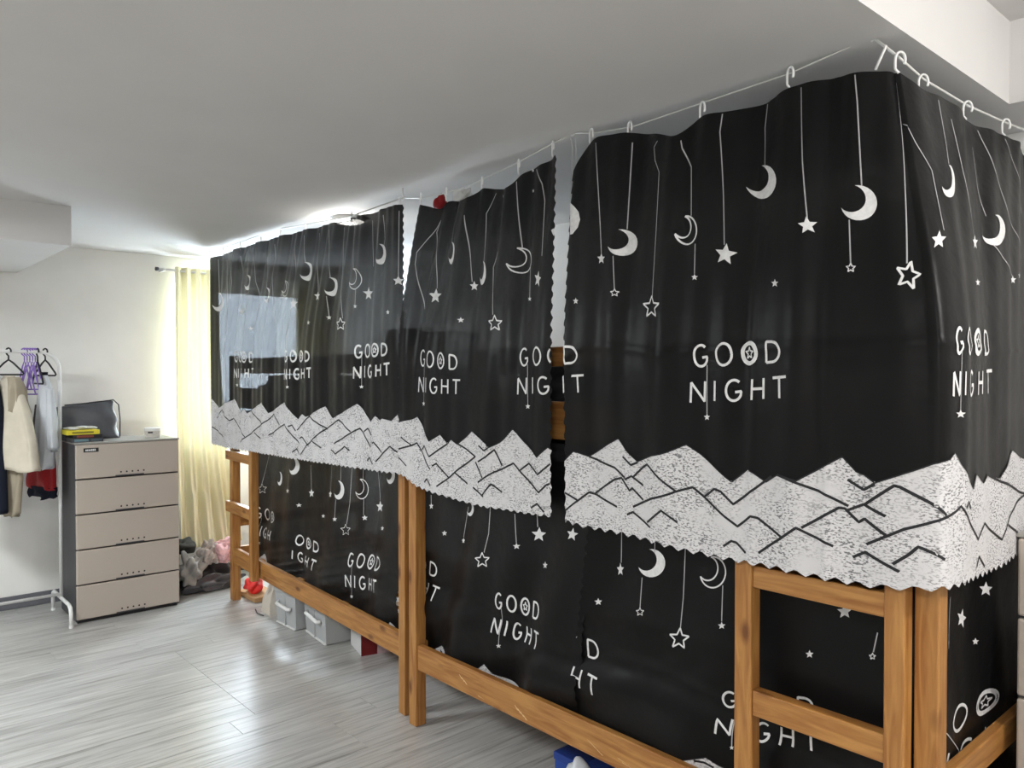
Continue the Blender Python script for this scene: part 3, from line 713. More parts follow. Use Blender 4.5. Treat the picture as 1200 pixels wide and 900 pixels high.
# prints, lower panels
c = C1
c.moon(347, 546, 10, .6); c.moon(400, 574, 11, .5); c.moon(424, 573, 11.5, .55, outline=True); c.moon(327, 561, 8, .35); c.moon(458, 557, 10, .6)
for x, y, r, sx in ((443, 594, 7, .8), (364, 578, 5.5, .6), (388, 579, 4.5, .7), (377, 605, 2.5, 1), (449, 619, 3, 1), (396, 608, 3, .8), (426, 607, 3.5, .8), (340, 575, 3, .8), (351, 592, 2.5, 1)): c.star(x, y, r, sx)
c.star(406, 621, 7, .7, outline=True); c.star(307, 573, 6, .6, outline=True)
for pl in ([(402, 545), (402, 563)], [(415, 540), (411, 590), (407, 614)], [(427, 545), (426, 562)], [(397, 585), (396, 606)], [(426, 585), (425, 604)], [(388, 545), (388, 575)], [(440, 550), (443, 587)], [(315, 530), (307, 567)], [(364, 545), (364, 573)], [(341, 556), (340, 573)]): c.thread(*pl)
c.text(((300, 592), (331, 605), (298, 627), (326, 637)), .010, xmax=.8); c.text(((337, 622), (375, 637), (334, 651), (371, 671)), .010, xmin=.22); c.text(((405, 647), (451, 653), (403, 689), (447, 696)), .010, xmin=.0)
c.mountains([(290, 650), (300, 655), (306, 649), (312, 659), (326, 668), (332, 672), (345, 681), (370, 696), (400, 712), (403, 707), (408, 714), (430, 726), (455, 735), (459, 728), (465, 736), (475, 742)], [[(305, 656), (309, 662)]])
c = C2
c.star(629, 627, 9, .9, 5); c.thread((628, 603), (628, 618)); c.star(568, 656, 9, .85, outline=True); c.thread((577, 592), (575, 625), (570, 647)); c.star(606, 640, 4); c.thread((605, 602), (606, 636))
c.star(520, 625, 3.5, .8); c.star(541, 634, 3.5, .8); c.thread((547, 594), (541, 630)); c.moon(550, 597, 8, .7); c.star(636, 663, 4.5, .8); c.thread((506, 580), (506, 590)); c.star(506, 593, 4, .6); c.star(672, 626, 8, .9, 10)
c.text(((467, 640), (515, 662), (463, 678), (511, 708)), .0085, xmin=.5); c.text(((580, 692), (634, 708), (576, 742), (632, 764)), .0085)
c.mountains([(470, 745), (485, 757), (500, 764), (514, 757), (525, 768), (545, 780), (560, 783), (567, 778), (576, 790), (600, 802), (640, 822), (680, 840)], [[(512, 763), (520, 770)]])
c = C3
c.star(725, 668, 8, .55); c.thread((727, 624), (726, 660)); c.moon(763, 660, 16.5); c.thread((767, 636), (767, 648)); c.thread((752, 677), (750, 712)); c.star(750, 717, 5, outline=True); c.star(699, 706, 4.5)
c.star(797, 748, 12.5, rot=4, outline=True); c.thread((803, 638), (801, 700), (798, 737)); c.moon(837, 670, 18, .9, outline=True); c.thread((850, 685), (849, 727)); c.star(849, 732, 4.5)
c.star(948, 767, 5); c.star(1021, 770, 4, outline=True); c.thread((1027, 742), (1022, 765)); c.star(989, 717, 9); c.thread((990, 690), (989, 710))
c.text(((626, 730), (704, 754), (618, 776), (704, 819)), .0075, xmin=.55); c.text(((842, 808), (962, 818), (838, 860), (958, 886)), .0070)
c.mountains([(650, 838), (700, 850), (740, 868), (790, 890), (828, 887), (840, 897), (900, 930), (950, 900), (1000, 930), (1060, 920), (1100, 940)], [[(815, 890), (826, 893), (836, 900)]])
c = C4
c.star(1128, 725, 12, .4, 12); c.star(1144, 752, 4.5); c.star(1153, 690, 9, .7); c.thread((1116, 700), (1110, 760))
c.text(((1078, 850), (1215, 778), (1072, 930), (1205, 850)), .0085, xmax=.75, string=False); c.thread((1105, 858), (1120, 878), (1125, 905))

# ------------------------------------------------------------------ wires and hooks
M_WIRE = mat('white_cord', (.62, .62, .60), .5, .4)
def cord(label, pts, r=.0028):
    return tag(MB().tube(pts, r, 6).build('curtain_wire', M_WIRE, smooth=True), label, 'wire', 'wires carrying the curtains')
ceil_pt = lambda x, y: hit(x, y, 'z', ZC - .012)
wl = [ceil_pt(245, 295)] + [hit(x, y, 'y', yy) for x, y, yy in ((285, 283, 2.07), (323, 269, 2.068), (360, 263, 2.06), (412, 253, 2.05), (472, 232, 2.04))]
cord('thin white wire under the ceiling above the left curtain', wl, .0032)
cord('thin white wire under the ceiling above the middle curtain', [hit(x, y, 'y', 2.035) for x, y in ((472, 232), (500, 232), (545, 220), (608, 190), (670, 156))])
cord('white wire under the ceiling running to the hook at the corner', [hit(x, y, 'y', 2.03) for x, y in ((670, 156), (695, 156), (740, 149), (822, 121), (926, 86), (1022, 43))], .0022)
side = [hit(1022, 43, 'y', 2.03)] + [hit(x, y, 'x', -.845) for x, y in ((1052, 66), (1082, 93), (1134, 124), (1179, 144), (1200, 152))] + [np.array([-.85, 3.18, 2.33])]
cord('white wire over the bunk end, running back to the wall', side, .0035)
cord('loose white wire hanging in the gap between middle and right curtains', [hit(x, y, 'y', 2.06) for x, y in ((668, 158), (671, 172), (670, 200), (668, 262))], .0022)
cord('short loose white wire end beside the right curtain', [hit(x, y, 'y', 2.06) for x, y in ((674, 158), (675, 178), (675, 205))], .0018)
def hook(px, py, axis, val, label, group, size=.034, turn=0.0):
    p = hit(px, py, axis, val)
    pts = []
    a = size * .30; b = size * .5
    t = np.array([math.cos(turn), math.sin(turn), 0])
    for k in range(15):
        an = R(-35 + 215 * k / 14)
        pts.append(p + t * a * math.cos(an) + np.array([0, 0, b * math.sin(an) + .2 * size]))
    pts.append(pts[-1] + np.array([0, 0, -.55 * size])); pts.append(pts[-1] + t * .22 * size + np.array([0, 0, -.26 * size]))
    o = MB().tube([q - p for q in pts], .0033, 7).build('curtain_hook', M_PLASTIC_W, smooth=True, loc=tuple(p))
    tag(o, label, 'hook', group); return o
for k, (x, y) in enumerate(((262, 295), (282, 289), (306, 282), (329, 275), (358, 267), (412, 254), (468, 238))):
    hook(x, y, 'y', 2.06 - .004 * k, 'small white ring hook over the left curtain, %s from its far end' % ORD[k], 'hooks over the left curtain', .036, R(-30))
for k, (x, y) in enumerate(((493, 234), (523, 228), (565, 216), (608, 196), (648, 175))):
    hook(x, y, 'y', 2.03, 'white ring hook over the middle curtain, %s from the left' % ORD[k], 'hooks over the middle curtain', .042, R(-30))
for k, (x, y) in enumerate(((693, 161), (738, 153), (823, 131), (926, 91))):
    hook(x, y, 'y', 2.02, 'white ring hook over the front of the right curtain, %s from the left' % ORD[k], 'hooks over the front of the right curtain', .042, R(-20))
for k, (x, y) in enumerate(((1055, 74), (1082, 100), (1134, 130), (1179, 150))):
    hook(x, y, 'x', -.835, 'white ring hook over the bunk end, %s from the corner' % ORD[k], 'hooks over the bunk end', .040, R(40))
tag(MB().tube([hit(x, y, 'y', 2.02) for x, y in ((1038, 53), (1037, 57), (1031, 70), (1026, 82))], .0035, 7).build('curtain_hook', M_PLASTIC_W, smooth=True), 'straight white hook hanging by the ceiling screw at the corner', 'hook')
for x, y, lb in ((1022, 42, 'small white ceiling screw hook where the two wires meet at the corner'), (671, 155, 'small ceiling screw hook above the gap by the right curtain'), (472, 231, 'small ceiling screw hook above the gap by the left curtain'), (323, 267, 'small ceiling screw hook above the middle of the left curtain'), (245, 294, 'small ceiling screw hook near the yellow drape')):
    p = hit(x, y, 'y', 2.035 if x > 400 else 2.066)
    zt = ZC - p[2]
    tag(MB().tube([(0, 0, zt), (0, 0, .012), (.008, 0, .004), (.010, 0, -.006), (0, 0, -.013), (-.008, 0, -.006)], .0035, 7).build('ceiling_hook', M_PLASTIC_W, smooth=True, loc=tuple(p)), lb, 'hook', 'ceiling screw hooks')
# red and white bags hung behind the middle curtain
def lump(name, c, r, material, seed, amp=.18, sub=4, parent=None, freq=3.0):
    bm = bmesh.new(); bmesh.ops.create_icosphere(bm, subdivisions=sub, radius=1)
    rs = np.random.default_rng(seed); K = rs.normal(0, freq, (7, 3)); ph = rs.uniform(0, 6.28, 7)
    for v in bm.verts:
        q = np.array(v.co); d = 1 + amp * sum(math.sin(float(K[i] @ q) + ph[i]) / (1 + .3 * i) for i in range(7)) / 2
        v.co = Vector((q[0] * r[0] * d, q[1] * r[1] * d, max(q[2] * r[2] * d, -r[2] * .92)))
    me = bpy.data.meshes.new(name); bm.to_mesh(me); bm.free()
    return link(name, me, material, parent, True, tuple(c))
M_RED = mat('red_cloth', S(150, 26, 30), .6, .3)
p = hit(516, 238, 'y', 2.12)
tag(lump('red_pouch', p, (.035, .025, .04), M_RED, 5, .25), 'small red pouch behind the top of the middle curtain', 'pouch')
p = hit(541, 233, 'y', 2.13)
tag(lump('white_plastic_bag', p, (.055, .03, .045), M_PLASTIC_W, 6, .25), 'crumpled white plastic bag behind the top of the middle curtain', 'bag')

# ------------------------------------------------------------------ chests of drawers
def chest(label, loc, rz, badge=True):
    root = tag(empty('drawer_chest', loc, rz), label, 'drawer chest', 'five-drawer plastic chests')
    W_, D_, H_ = .615, .38, 1.115
    MB().box(0, .018, .0, D_, .012, H_ - .012, .003).build('side_panel', M_DGREY, root); MB().box(W_ - .018, W_, .0, D_, .012, H_ - .012, .003).build('side_panel', M_DGREY, root)
    MB().box(.018, W_ - .018, D_ - .012, D_, .012, H_ - .012).build('back_panel', M_DGREY, root)
    MB().box(-.004, W_ + .004, -.014, D_, H_ - .012, H_, .005).build('top_panel', mat('grey_chest_top', S(150, 148, 142), .4, .5), root)
    MB().box(.01, W_ - .01, .008, D_ - .02, 0, .02).build('plinth', M_BLK, root)
    dh = (H_ - .012 - .018) / 5
    for k in range(5):
        z0 = .018 + k * dh
        d = MB().box(.002, W_ - .002, -.016, .006, z0 + .006, z0 + dh - .002, .006).build('drawer', M_BEIGE, root)
        MB().box(.022, W_ - .022, .006, D_ - .05, z0 + .02, z0 + dh - .03).build('drawer_box', M_DGREY, d)
        MB().box(.225, .395, -.0195, -.012, z0 + .007, z0 + .015, .002).build('handle_lip', M_DGREY, d)
        for j in range(5):
            x = .258 + j * .034
            bm = MB().tube([(x, -.0175, z0 + .033), (x, -.0155, z0 + .033)], .0055, 8); bm.build('vent_hole', M_BLK, d)
    if badge:
        b = MB().box(.045, .130, -.0185, -.015, H_ - .060, H_ - .034, .003).build('badge', M_BLK, root); b['label'] = 'small black label with white print'
        mb = MB(); x = .056
        for wd in (.009, .008, .008, .008, .009, .008, .009): mb.box(x, x + wd - .003, -.0192, -.0184, H_ - .053, H_ - .042 + random.choice([0, .002])); x += wd
        mb.build('badge_print', M_PLASTIC_W, b)
    return root
chest('beige five-drawer chest with grey sides standing against the far wall', (-5.37, 1.175, 0), R(90))
chest('pale drawer chest cut off by the right edge beside the bunk end', (-.680, 2.44, 0), 0, badge=False)

# things on the chest: top at z = 1.115
ZT = 1.115
M_BAG = mat('charcoal_nylon', S(78, 79, 84), .42, .5, noise=.12, nscale=12, bump=.4, bscale=14)
def bag():
    root = tag(empty('garment_bag', (-5.66, 1.15, ZT)), 'folded charcoal garment bag standing on the chest behind the books', 'bag')
    rs = np.random.default_rng(3)
    rings = []
    prof = [(0, .0), (.03, .0), (.30, .0), (.345, .0)]
    ns = 26
    for k in range(15):
        f = k / 14; z = f
        ring = []
        for j in range(ns):
            a = 2 * math.pi * j / ns; ca, sa = math.cos(a), math.sin(a)
            u = abs(ca) ** .5 * (1 if ca > 0 else -1); v = abs(sa) ** .6 * (1 if sa > 0 else -1)
            y = .17 + .185 * u - (.02 * f if u > 0 else 0) - .012 * f
            top = .205 + .045 * (u * .5 + .5)
            hh = z * top * (1 - .05 * max(0, u) ** 6)
            x = .055 * v * (1 - .25 * f ** 3) - .03 * f + .008 * math.sin(9 * f + 3 * u) + .006 * math.sin(17 * u + 4 * f)
            y += .006 * math.sin(13 * f + 2 * v)
            ring.append((x, y, max(hh, 0.0)))
        rings.append(ring)
    rings.append([(x * .5, .17 + (y - .17) * .96, z + .004) for x, y, z in rings[-1]])
    MB().rings(rings).build('bag_body', M_BAG, root, smooth=True)
    MB().tube([(.062, .02, .225), (.05, .16, .235), (.045, .31, .252), (.03, .345, .22), (.045, .35, .12), (.055, .345, .01)], .004, 6).build('zip_edge', M_BLK, root, smooth=True)
    MB().box(-.05, -.015, -.02, .02, .0, .20, .01).build('bag_flap', M_BLK, root)
    return root
bag()
def box_thing(name, x0, x1, y0, y1, z0, z1, material, label, cat, parts=(), group=None):
    cx, cy_ = (x0 + x1) / 2, (y0 + y1) / 2
    r = tag(empty(name, (cx, cy_, z0)), label, cat, group)
    MB().box(x0 - cx, x1 - cx, y0 - cy_, y1 - cy_, 0, z1 - z0, .002).build('body', material, r)
    for nm, a, m in parts: MB().box(a[0] - cx, a[1] - cx, a[2] - cy_, a[3] - cy_, a[4] - z0, a[5] - z0, .0008).build(nm, m, r)
    return r
M_YEL = mat('yellow_card', S(205, 190, 50), .5); M_YELD = mat('olive_print', S(120, 112, 40), .5); M_TEAL = mat('teal_card', S(96, 122, 130), .5); M_MAR = mat('maroon_card', S(120, 60, 50), .5)
box_thing('book', -5.58, -5.40, 1.165, 1.345, ZT, ZT + .024, M_DGREY, 'dark book with pale teal spine at the bottom of the stack', 'book', [('spine_label', (-5.4005, -5.3985, 1.18, 1.26, ZT + .004, ZT + .02), M_TEAL), ('spine_end', (-5.4005, -5.3985, 1.275, 1.335, ZT + .004, ZT + .018), mat('slate_card', S(72, 84, 92), .5))], 'stack of books on the chest')
box_thing('book', -5.57, -5.405, 1.175, 1.340, ZT + .0245, ZT + .046, M_BLK, 'dark maroon book in the middle of the stack', 'book', [('spine_label', (-5.4055, -5.4035, 1.195, 1.29, ZT + .028, ZT + .042), M_MAR)], 'stack of books on the chest')
box_thing('book', -5.575, -5.405, 1.140, 1.325, ZT + .0465, ZT + .074, M_YEL, 'bright yellow book on top of the stack', 'book', [('spine_label', (-5.4055, -5.4035, 1.17, 1.29, ZT + .054, ZT + .066), M_YELD)], 'stack of books on the chest')
tag(lump('plastic_wrapper', (-5.49, 1.235, ZT + .085), (.05, .08, .011), mat('pale_film', S(190, 190, 185), .3, .6), 8, .3, 3), 'crumpled clear wrapper lying on the yellow book', 'wrapper')
pot = tag(empty('cream_jar', (-5.51, 1.672, ZT)), 'small white tub with a pale label on the chest', 'jar')
MB().lathe([(.046, 0), (.049, .004), (.049, .045)]).build('tub', mat('tub_print', S(205, 200, 192), .5, noise=.18, nscale=60), pot, smooth=40)
MB().lathe([(.051, .045), (.052, .047), (.052, .062), (.049, .065)]).build('lid', M_PLASTIC_W, pot, smooth=40)
b = MB(); 
for k in range(4):
    a0 = R(-52 + k * 9); a1 = R(-52 + (k + 1) * 9)
    b.add([(.0496 * math.cos(a0), .0496 * math.sin(a0), .030), (.0496 * math.cos(a1), .0496 * math.sin(a1), .030), (.0496 * math.cos(a1), .0496 * math.sin(a1), .040), (.0496 * math.cos(a0), .0496 * math.sin(a0), .040)], [(0, 1, 2, 3)])
b.build('tub_label', M_BLK, pot)

# ------------------------------------------------------------------ clothes rack
RXX, RYY = -5.56, 1.135
rack = tag(empty('clothes_rack', (RXX, RYY, 0)), 'white tubular clothes rack at the left edge beside the chest', 'clothes rack')
ZR = 1.675; rr_ = .011
arc = [(0, -.11 + .11 * math.cos(a), ZR - .11 + .11 * math.sin(a)) for a in np.linspace(0, math.pi / 2, 9)]
MB().tube([(0, 0, .13)] + arc + [(0, -1.3, ZR)] + [(0, -1.3 - .11 * math.sin(a), ZR - .11 + .11 * math.cos(a)) for a in np.linspace(.17, math.pi / 2, 8)] + [(0, -1.41, .13)], rr_, 10).build('frame_tube', M_WHITEPAINT, rack, smooth=True)
MB().tube([(0, 0, .155), (0, -1.41, .155)], .010, 10).build('lower_bar', M_WHITEPAINT, rack, smooth=True)
for yy in (0, -1.41):
    ft = MB().tube([(-.235, yy, .0), (-.235, yy, .10), (-.225, yy, .118), (-.20, yy, .13), (.20, yy, .13), (.235, yy, .118), (.25, yy, .09), (.25, yy, .0)], .0115, 10).build('foot', M_WHITEPAINT, rack, smooth=True)
    for xx in (-.235, .25): MB().lathe([(.013, 0), (.013, .015)], (xx, yy, 0), 10).build('foot_cap', M_PLASTIC_W, ft)

def hanger(y, rz, material, label, width=.36, h=.12, drop=.075, r=.0045, group=None, tilt=0):
    """origin at the bar; local x is the hanger's width"""
    root = tag(empty('clothes_hanger', (RXX, y, ZR), rz), label, 'hanger', group)
    root.rotation_euler = (0, tilt, rz)
    hk = [(.018 * math.cos(R(a)) , 0, .0 + .018 * math.sin(R(a))) for a in range(-20, 201, 20)]
    hk = [(x, 0, z + .002) for x, _, z in hk]
    hk += [(-.014, 0, -.015), (0, 0, -.028), (0, 0, -drop)]
    MB().tube(hk, r * .9, 7).build('hook', material, root, smooth=True)
    w2 = width / 2; z0, z1 = -drop, -drop - h
    MB().tube([(0, 0, z0), (w2 * .3, 0, z0 - h * .22), (w2 * .92, 0, z1 + .012), (w2, 0, z1), (w2 * .93, 0, z1 - .006), (0, 0, z1 - .006), (-w2 * .93, 0, z1 - .006), (-w2, 0, z1), (-w2 * .92, 0, z1 + .012), (-w2 * .3, 0, z0 - h * .22)], r, 7, closed=True).build('shoulder', material, root, smooth=True)
    return root
M_PURP = mat('purple_plastic', S(140, 110, 190), .4, .5)
yb = lambda px: float(hit(px, 413, 'x', RXX)[1])
hanger(yb(10), R(35), M_BLK, 'black hanger carrying the beige jacket', .22, .085, .05, .0055, 'black hangers')
hanger(yb(44), R(10), M_BLK, 'black hanger between the purple hangers and the grey shirt', .16, .13, .06, .0055, 'black hangers')
hanger(yb(53), R(30), M_BLK, 'black hanger carrying the pale grey shirt', .17, .09, .05, .0055, 'black hangers')
for k in range(5):
    hanger(yb(28.5 + 3.2 * k), R(60 + 8 * k), M_PURP, 'purple hanger in the empty bunch, %s from the left' % ORD[k], .075 + .012 * (k % 3), .17 + .03 * (k % 2), .055, .0045, 'bunch of purple hangers')

def garment(name, label, cat, cx, cyy, zt, prof, material, rz=0.0, folds_=5, seed=0, extra=()):
    """prof: list of (z below top, half width along local x, half thickness, x shift)"""
    root = tag(empty(name, (cx, cyy, zt + prof[-1][0]), rz), label, cat, 'clothes on the rack')
    def loft(pf, nm, m, ph=0.0, n=44):
        zz = np.array([p[0] for p in pf]); out = []
        for z in np.linspace(zz[0], zz[-1], 30):
            i = [np.interp(-z, -zz, [p[q] for p in pf]) for q in (1, 2, 3)]
            ring = []
            for j in range(n):
                a = 2 * math.pi * j / n; ca, sa = math.cos(a), math.sin(a)
                f = (zz[0] - z) / (zz[0] - zz[-1] + 1e-6)
                w = 1 + .42 * f * math.sin(folds_ * a + ph + 1.3 * math.sin(3 * f + ph)) + .10 * f * math.sin(2.3 * folds_ * a + 2 + ph)
                ring.append((i[2] + i[0] * abs(ca) ** .8 * (1 if ca > 0 else -1), i[1] * abs(sa) ** .8 * (1 if sa > 0 else -1) * w + .012 * math.sin(7 * ca + 4 * f + ph) * f, z - prof[-1][0] + .012 * math.sin(5 * ca + ph) * f))
            out.append(ring)
        return MB().rings(out).build(nm, m, root, smooth=True)
    loft(prof, 'body', material, seed)
    for nm, pf, m in extra: loft(pf, nm, m, seed + 1.7)
    return root
M_BEI = mat('beige_cotton', S(196, 188, 172), .85, .15, noise=.06, nscale=15, bump=.25, bscale=25)
M_BEI2 = mat('taupe_cotton', S(160, 150, 132), .85, .15, noise=.06, nscale=15)
M_GRY = mat('pale_grey_cotton', S(196, 200, 206), .8, .2, noise=.06, nscale=15, bump=.25, bscale=25)
M_NAVY = mat('navy_cotton', S(26, 30, 42), .85, .15)
garment('beige_jacket', 'beige jacket hanging on the rack over beige trousers', 'jacket', RXX + .05, yb(10), 1.53,
        [(0, .03, .02, -.01), (-.03, .06, .035, -.01), (-.10, .085, .045, 0), (-.22, .125, .055, .02), (-.40, .165, .06, .03), (-.56, .185, .065, .03)], M_BEI, R(28), 4, 1.0,
        [('trouser_leg', [(-.30, .09, .035, .0), (-.62, .085, .03, .01), (-.84, .055, .025, .0)], M_BEI2), ('collar_flap', [(-.01, .035, .03, .03), (-.08, .03, .05, .06), (-.22, .015, .045, .08)], M_BEI2)])
garment('grey_shirt', 'pale grey printed shirt hanging on the rack nearest the chest', 'shirt', RXX + .03, yb(51), 1.53,
        [(0, .015, .015, 0), (-.05, .035, .022, 0), (-.20, .055, .032, 0), (-.38, .068, .036, .0), (-.57, .055, .034, -.01)], M_GRY, R(30), 5, 2.2,
        [('sleeve', [(-.08, .02, .02, .035), (-.30, .024, .026, .06), (-.46, .02, .022, .062)], M_GRY), ('dark_print', [(-.18, .008, .034, -.042), (-.30, .010, .036, -.05), (-.44, .007, .036, -.052)], M_DGREY)])
g = garment('red_skirt', 'red and navy garment hanging behind the grey shirt', 'skirt', RXX - .15, yb(55), 1.10,
        [(0, .10, .03, 0), (-.10, .13, .035, 0), (-.28, .15, .04, 0)], M_RED, R(15), 5, .4,
        [('navy_hem', [(-.275, .15, .041, 0), (-.34, .14, .041, 0)], M_NAVY), ('waistband', [(.45, .015, .02, .03), (.1, .05, .025, .02), (-.005, .095, .031, 0)], M_NAVY)])
garment('navy_coat', 'dark navy coat hanging at the left edge of the rack', 'coat', RXX + .0, yb(-16), 1.53,
        [(0, .03, .02, 0), (-.04, .09, .035, 0), (-.2, .13, .05, 0), (-.5, .15, .055, 0), (-.82, .15, .055, 0)], M_NAVY, R(25), 5, 3.0)
hanger(yb(-16), R(25), M_BLK, 'black hanger carrying the navy coat at the left edge', .22, .085, .05, .0055, 'black hangers')

# ------------------------------------------------------------------ window drapes
M_DRAPE = translucent('yellow_cream_drape', S(238, 233, 200), .03)
def drape(label, x, y0, y1, zt, zb, bulge, rod=None, seed=0.0):
    root = tag(empty('window_drape', (x, (y0 + y1) / 2, zb)), label, 'drape', 'drapes at the window')
    n, m = 120, 60; V = []; F = []
    for i in range(n + 1):
        u = i / n
        for j in range(m + 1):
            v = j / m
            yy = y0 + (y1 - y0) * u * (1 + .0 * v) + .14 * v * v * (u - .15)
            a = .030 * (1 - .4 * v)
            xx = a * math.sin(2 * math.pi * u * 4.2 + seed + .6 * v) + .012 * math.sin(2 * math.pi * u * 9 + 2 * v + seed) + bulge * max(0, v - .45) ** 1.5 * 2.2
            if v > .8: xx += .02 * math.sin(25 * u + 10 * v)
            V.append((xx, yy - (y0 + y1) / 2, (zt - zb) * (1 - v) - .02 * v * math.sin(2.2 * u + .6)))
    for i in range(n):
        for j in range(m): a = i * (m + 1) + j; F.append((a, a + 1, a + m + 2, a + m + 1))
    MB().add(V, F).build('drape_cloth', M_DRAPE, root, smooth=True)
    return root
XD = XF + .09
drape('yellow cream drape hanging beside the chest over the clothes pile', XD, 1.955, 2.26, 2.315, .30, .17)
drape('pale yellow drape at the far side of the window behind the curtain', XD, 2.90, 3.17, 2.26, .30, 0, seed=1.0)
rod = tag(empty('curtain_rod', (XD, 1.88, 2.29)), 'thin white curtain rod above the yellow drape', 'curtain rod')
MB().tube([(0, -.04, 0), (0, 1.30, -.02)], .009, 8).build('rod', M_WHITEPAINT, rod, smooth=True)
MB().tube([(0, -.06, 0), (0, -.04, 0)], .014, 8).build('finial', M_DGREY, rod, smooth=True)
MB().box(-.088, .008, -.008, .008, -.012, .012).build('bracket', M_WHITEPAINT, rod)

# ------------------------------------------------------------------ clothes pile under the drape
def place(px, py): return hit(px, py, 'z', 0)
M_FILM = mat('black_plastic_film', (.028, .028, .03), .34, .5, bump=.6, bscale=16)
M_JER = mat('grey_jersey', S(158, 156, 152), .85, noise=.3, nscale=12, bump=.6, bscale=20)
tag(lump('black_plastic_sack', (-5.72, 2.08, .085), (.13, .23, .095), M_FILM, 11, .28, 5, freq=4), 'black plastic sack on the floor under the yellow drape', 'sack')
tag(lump('grey_clothes_bundle', (-5.60, 1.945, .155), (.07, .095, .10), M_JER, 12, .34, 5, freq=6), 'grey clothes bundle on the black sack beside the chest', 'clothes')
tag(lump('dark_clothes_bundle', (-5.70, 1.93, .31), (.06, .085, .05), mat('dark_jersey', S(72, 74, 74), .85, noise=.3, nscale=12, bump=.6, bscale=20), 16, .32, 5, freq=4), 'dark grey cloth heaped above the grey bundle beside the chest', 'clothes')
tag(lump('pale_cloth_bundle', (-5.63, 2.085, .255), (.06, .06, .085), mat('pale_print', S(205, 196, 190), .85, noise=.25, nscale=45, bump=.5, bscale=22), 14, .32, 5, freq=4), 'pale patterned cloth bundle between the grey and the pink cloth', 'clothes')
tag(lump('pink_cloth_bundle', (-5.60, 2.20, .26), (.06, .085, .085), mat('pink_print', S(222, 178, 180), .85, noise=.28, nscale=40, bump=.5, bscale=22), 13, .3, 5, freq=4.5), 'pink patterned cloth bundle on the black sack by the bed post', 'clothes')
tag(lump('clear_plastic_bag', (-5.56, 2.10, .055), (.045, .17, .055), mat('smoky_film', S(74, 74, 78), .22, .7, noise=.4, nscale=9, bump=.7, bscale=14), 15, .35, 5, freq=4.5), 'smoky crumpled plastic bag in front of the black sack', 'bag')

# ------------------------------------------------------------------ under the beds
M_BOX = translucent('grey_frosted_plastic', S(192, 194, 195), .25)
def crate(label, a, b, d_, h_):
    p, q = place(*a), place(*b); w_ = float(np.linalg.norm(q - p)); rz = math.atan2(q[1] - p[1], q[0] - p[0])
    root = tag(empty('storage_box', tuple(p), rz), label, 'storage box', 'grey storage boxes under the far bunk')
    # tapered tub: front face along local x at y = 0
    V = []; F = []
    def ring(z, ins): return [(ins, ins, z), (w_ - ins, ins, z), (w_ - ins, d_ - ins, z), (ins, d_ - ins, z)]
    mb = MB(); mb.rings([ring(0, .02), ring(.01, .012), ring(h_ * .9, 0)]); mb.build('tub', M_BOX, root)
    MB().box(-.008, w_ + .008, -.008, d_ + .008, h_ * .9, h_, .005).build('lid', M_BOX, root)
    MB().tube([(w_ * .2, .001, h_ * .62), (w_ * .24, -.018, h_ * .60), (w_ * .76, -.018, h_ * .55), (w_ * .8, .001, h_ * .55)], .011, 8).build('handle', M_PLASTIC_W, root, smooth=True)
    MB().box(w_ * .5 - .002, w_ * .5 + .002, .0, .012, .01, h_ * .88).build('seam_rib', M_BOX, root)
    MB().box(.014, w_ - .014, .004, .014, .004, .012).build('base_rib', M_PLASTIC_W, root)
    return root
crate('grey storage box with white handle under the far bunk, farther one', (322, 729), (346, 741), .30, .225)
crate('grey storage box with white handle under the far bunk, nearer one', (356, 740), (381, 758.5), .30, .225)
p, q = place(411, 755), place(423, 769); sw = float(np.linalg.norm(q - p))
r = tag(empty('shoe_box', tuple(p), math.atan2(q[1] - p[1], q[0] - p[0])), 'white and maroon shoe box beside the grey storage boxes', 'box')
MB().box(0, sw, 0, .22, 0, .13, .003).build('carton', mat('pale_carton', S(205, 204, 204), .6), r)
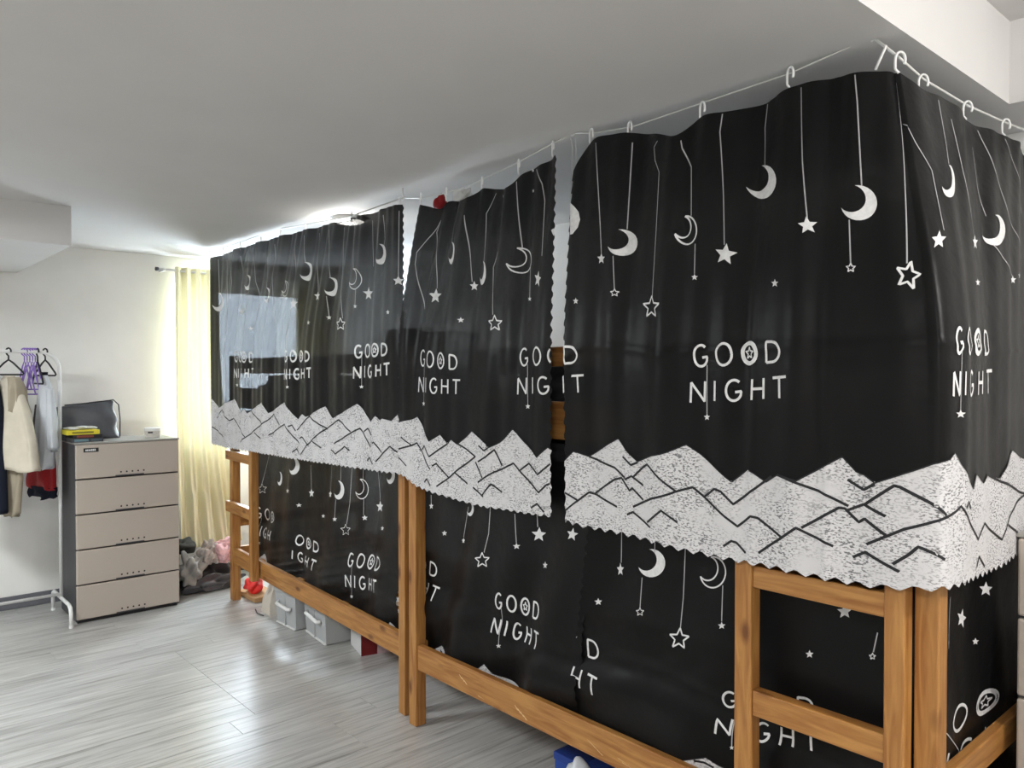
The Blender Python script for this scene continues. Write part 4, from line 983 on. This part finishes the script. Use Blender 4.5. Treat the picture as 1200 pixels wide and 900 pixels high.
MB().box(sw + .0005, sw + .005, .0, .09, 0, .13, .001).build('maroon_end', mat('maroon_print', S(110, 20, 24), .5), r)
MB().box(sw + .0005, sw + .004, .091, .22, 0, .13, .001).build('printed_end', mat('rose_print', S(190, 165, 170), .5), r)
p = place(306, 716)
r = tag(empty('paper_sack', tuple(p), angL), 'pale beige paper sack beside the farther grey box', 'bag')
MB().rings([[(0, 0, 0), (.15, 0, 0), (.15, .2, 0), (0, .2, 0)], [(.0, .01, .08), (.15, .0, .08), (.15, .19, .08), (.01, .2, .08)], [(.03, .05, .19), (.145, .03, .19), (.14, .14, .2), (.03, .15, .19)]]).build('sack', mat('kraft_pale', S(205, 196, 184), .8, noise=.05), r)
MB().tube([(-.02, -.03, .012), (.05, -.045, .006), (.12, -.03, .006)], .004, 6).build('drawstring', M_DGREY, r)
q = hit(297, 685, 'y', 2.24)
tag(lump('red_plastic_bag', (q[0], q[1], q[2]), (.075, .06, .06), mat('bright_red_plastic', S(225, 48, 44), .35, .5), 21, .2), 'bright red plastic bag behind the far ladder', 'bag')
tag(MB().box(q[0] - .12, q[0] + .16, q[1] - .06, q[1] + .12, 0, max(.03, q[2] - .05), .006).build('cardboard_box', mat('cardboard', S(176, 138, 96), .8)), 'brown cardboard box under the red bag behind the far ladder', 'box')
# blue carton and white bag under the near bunk
p = hit(646, 897, 'z', .0); 
bx_ = hit(650, 880, 'y', 2.12)
r = tag(empty('blue_carton', (bx_[0], bx_[1], 0)), 'blue carton under the near bunk at the bottom edge', 'carton')
MB().box(0, .14, 0, .2, 0, bx_[2] - .01, .004).build('carton', mat('blue_card', S(38, 70, 150), .5), r)
MB().box(-.003, .143, -.003, .203, bx_[2] - .03, bx_[2], .002).build('carton_lid', mat('blue_card_dark', S(34, 62, 138), .5), r)
q = hit(676, 896, 'y', 2.045)
tag(lump('white_plastic_bag', (q[0] + .02, q[1], q[2] - .085), (.085, .055, .11), mat('milky_film', S(200, 204, 210), .3, .6), 23, .25), 'white plastic bag beside the blue carton under the near bunk', 'bag')
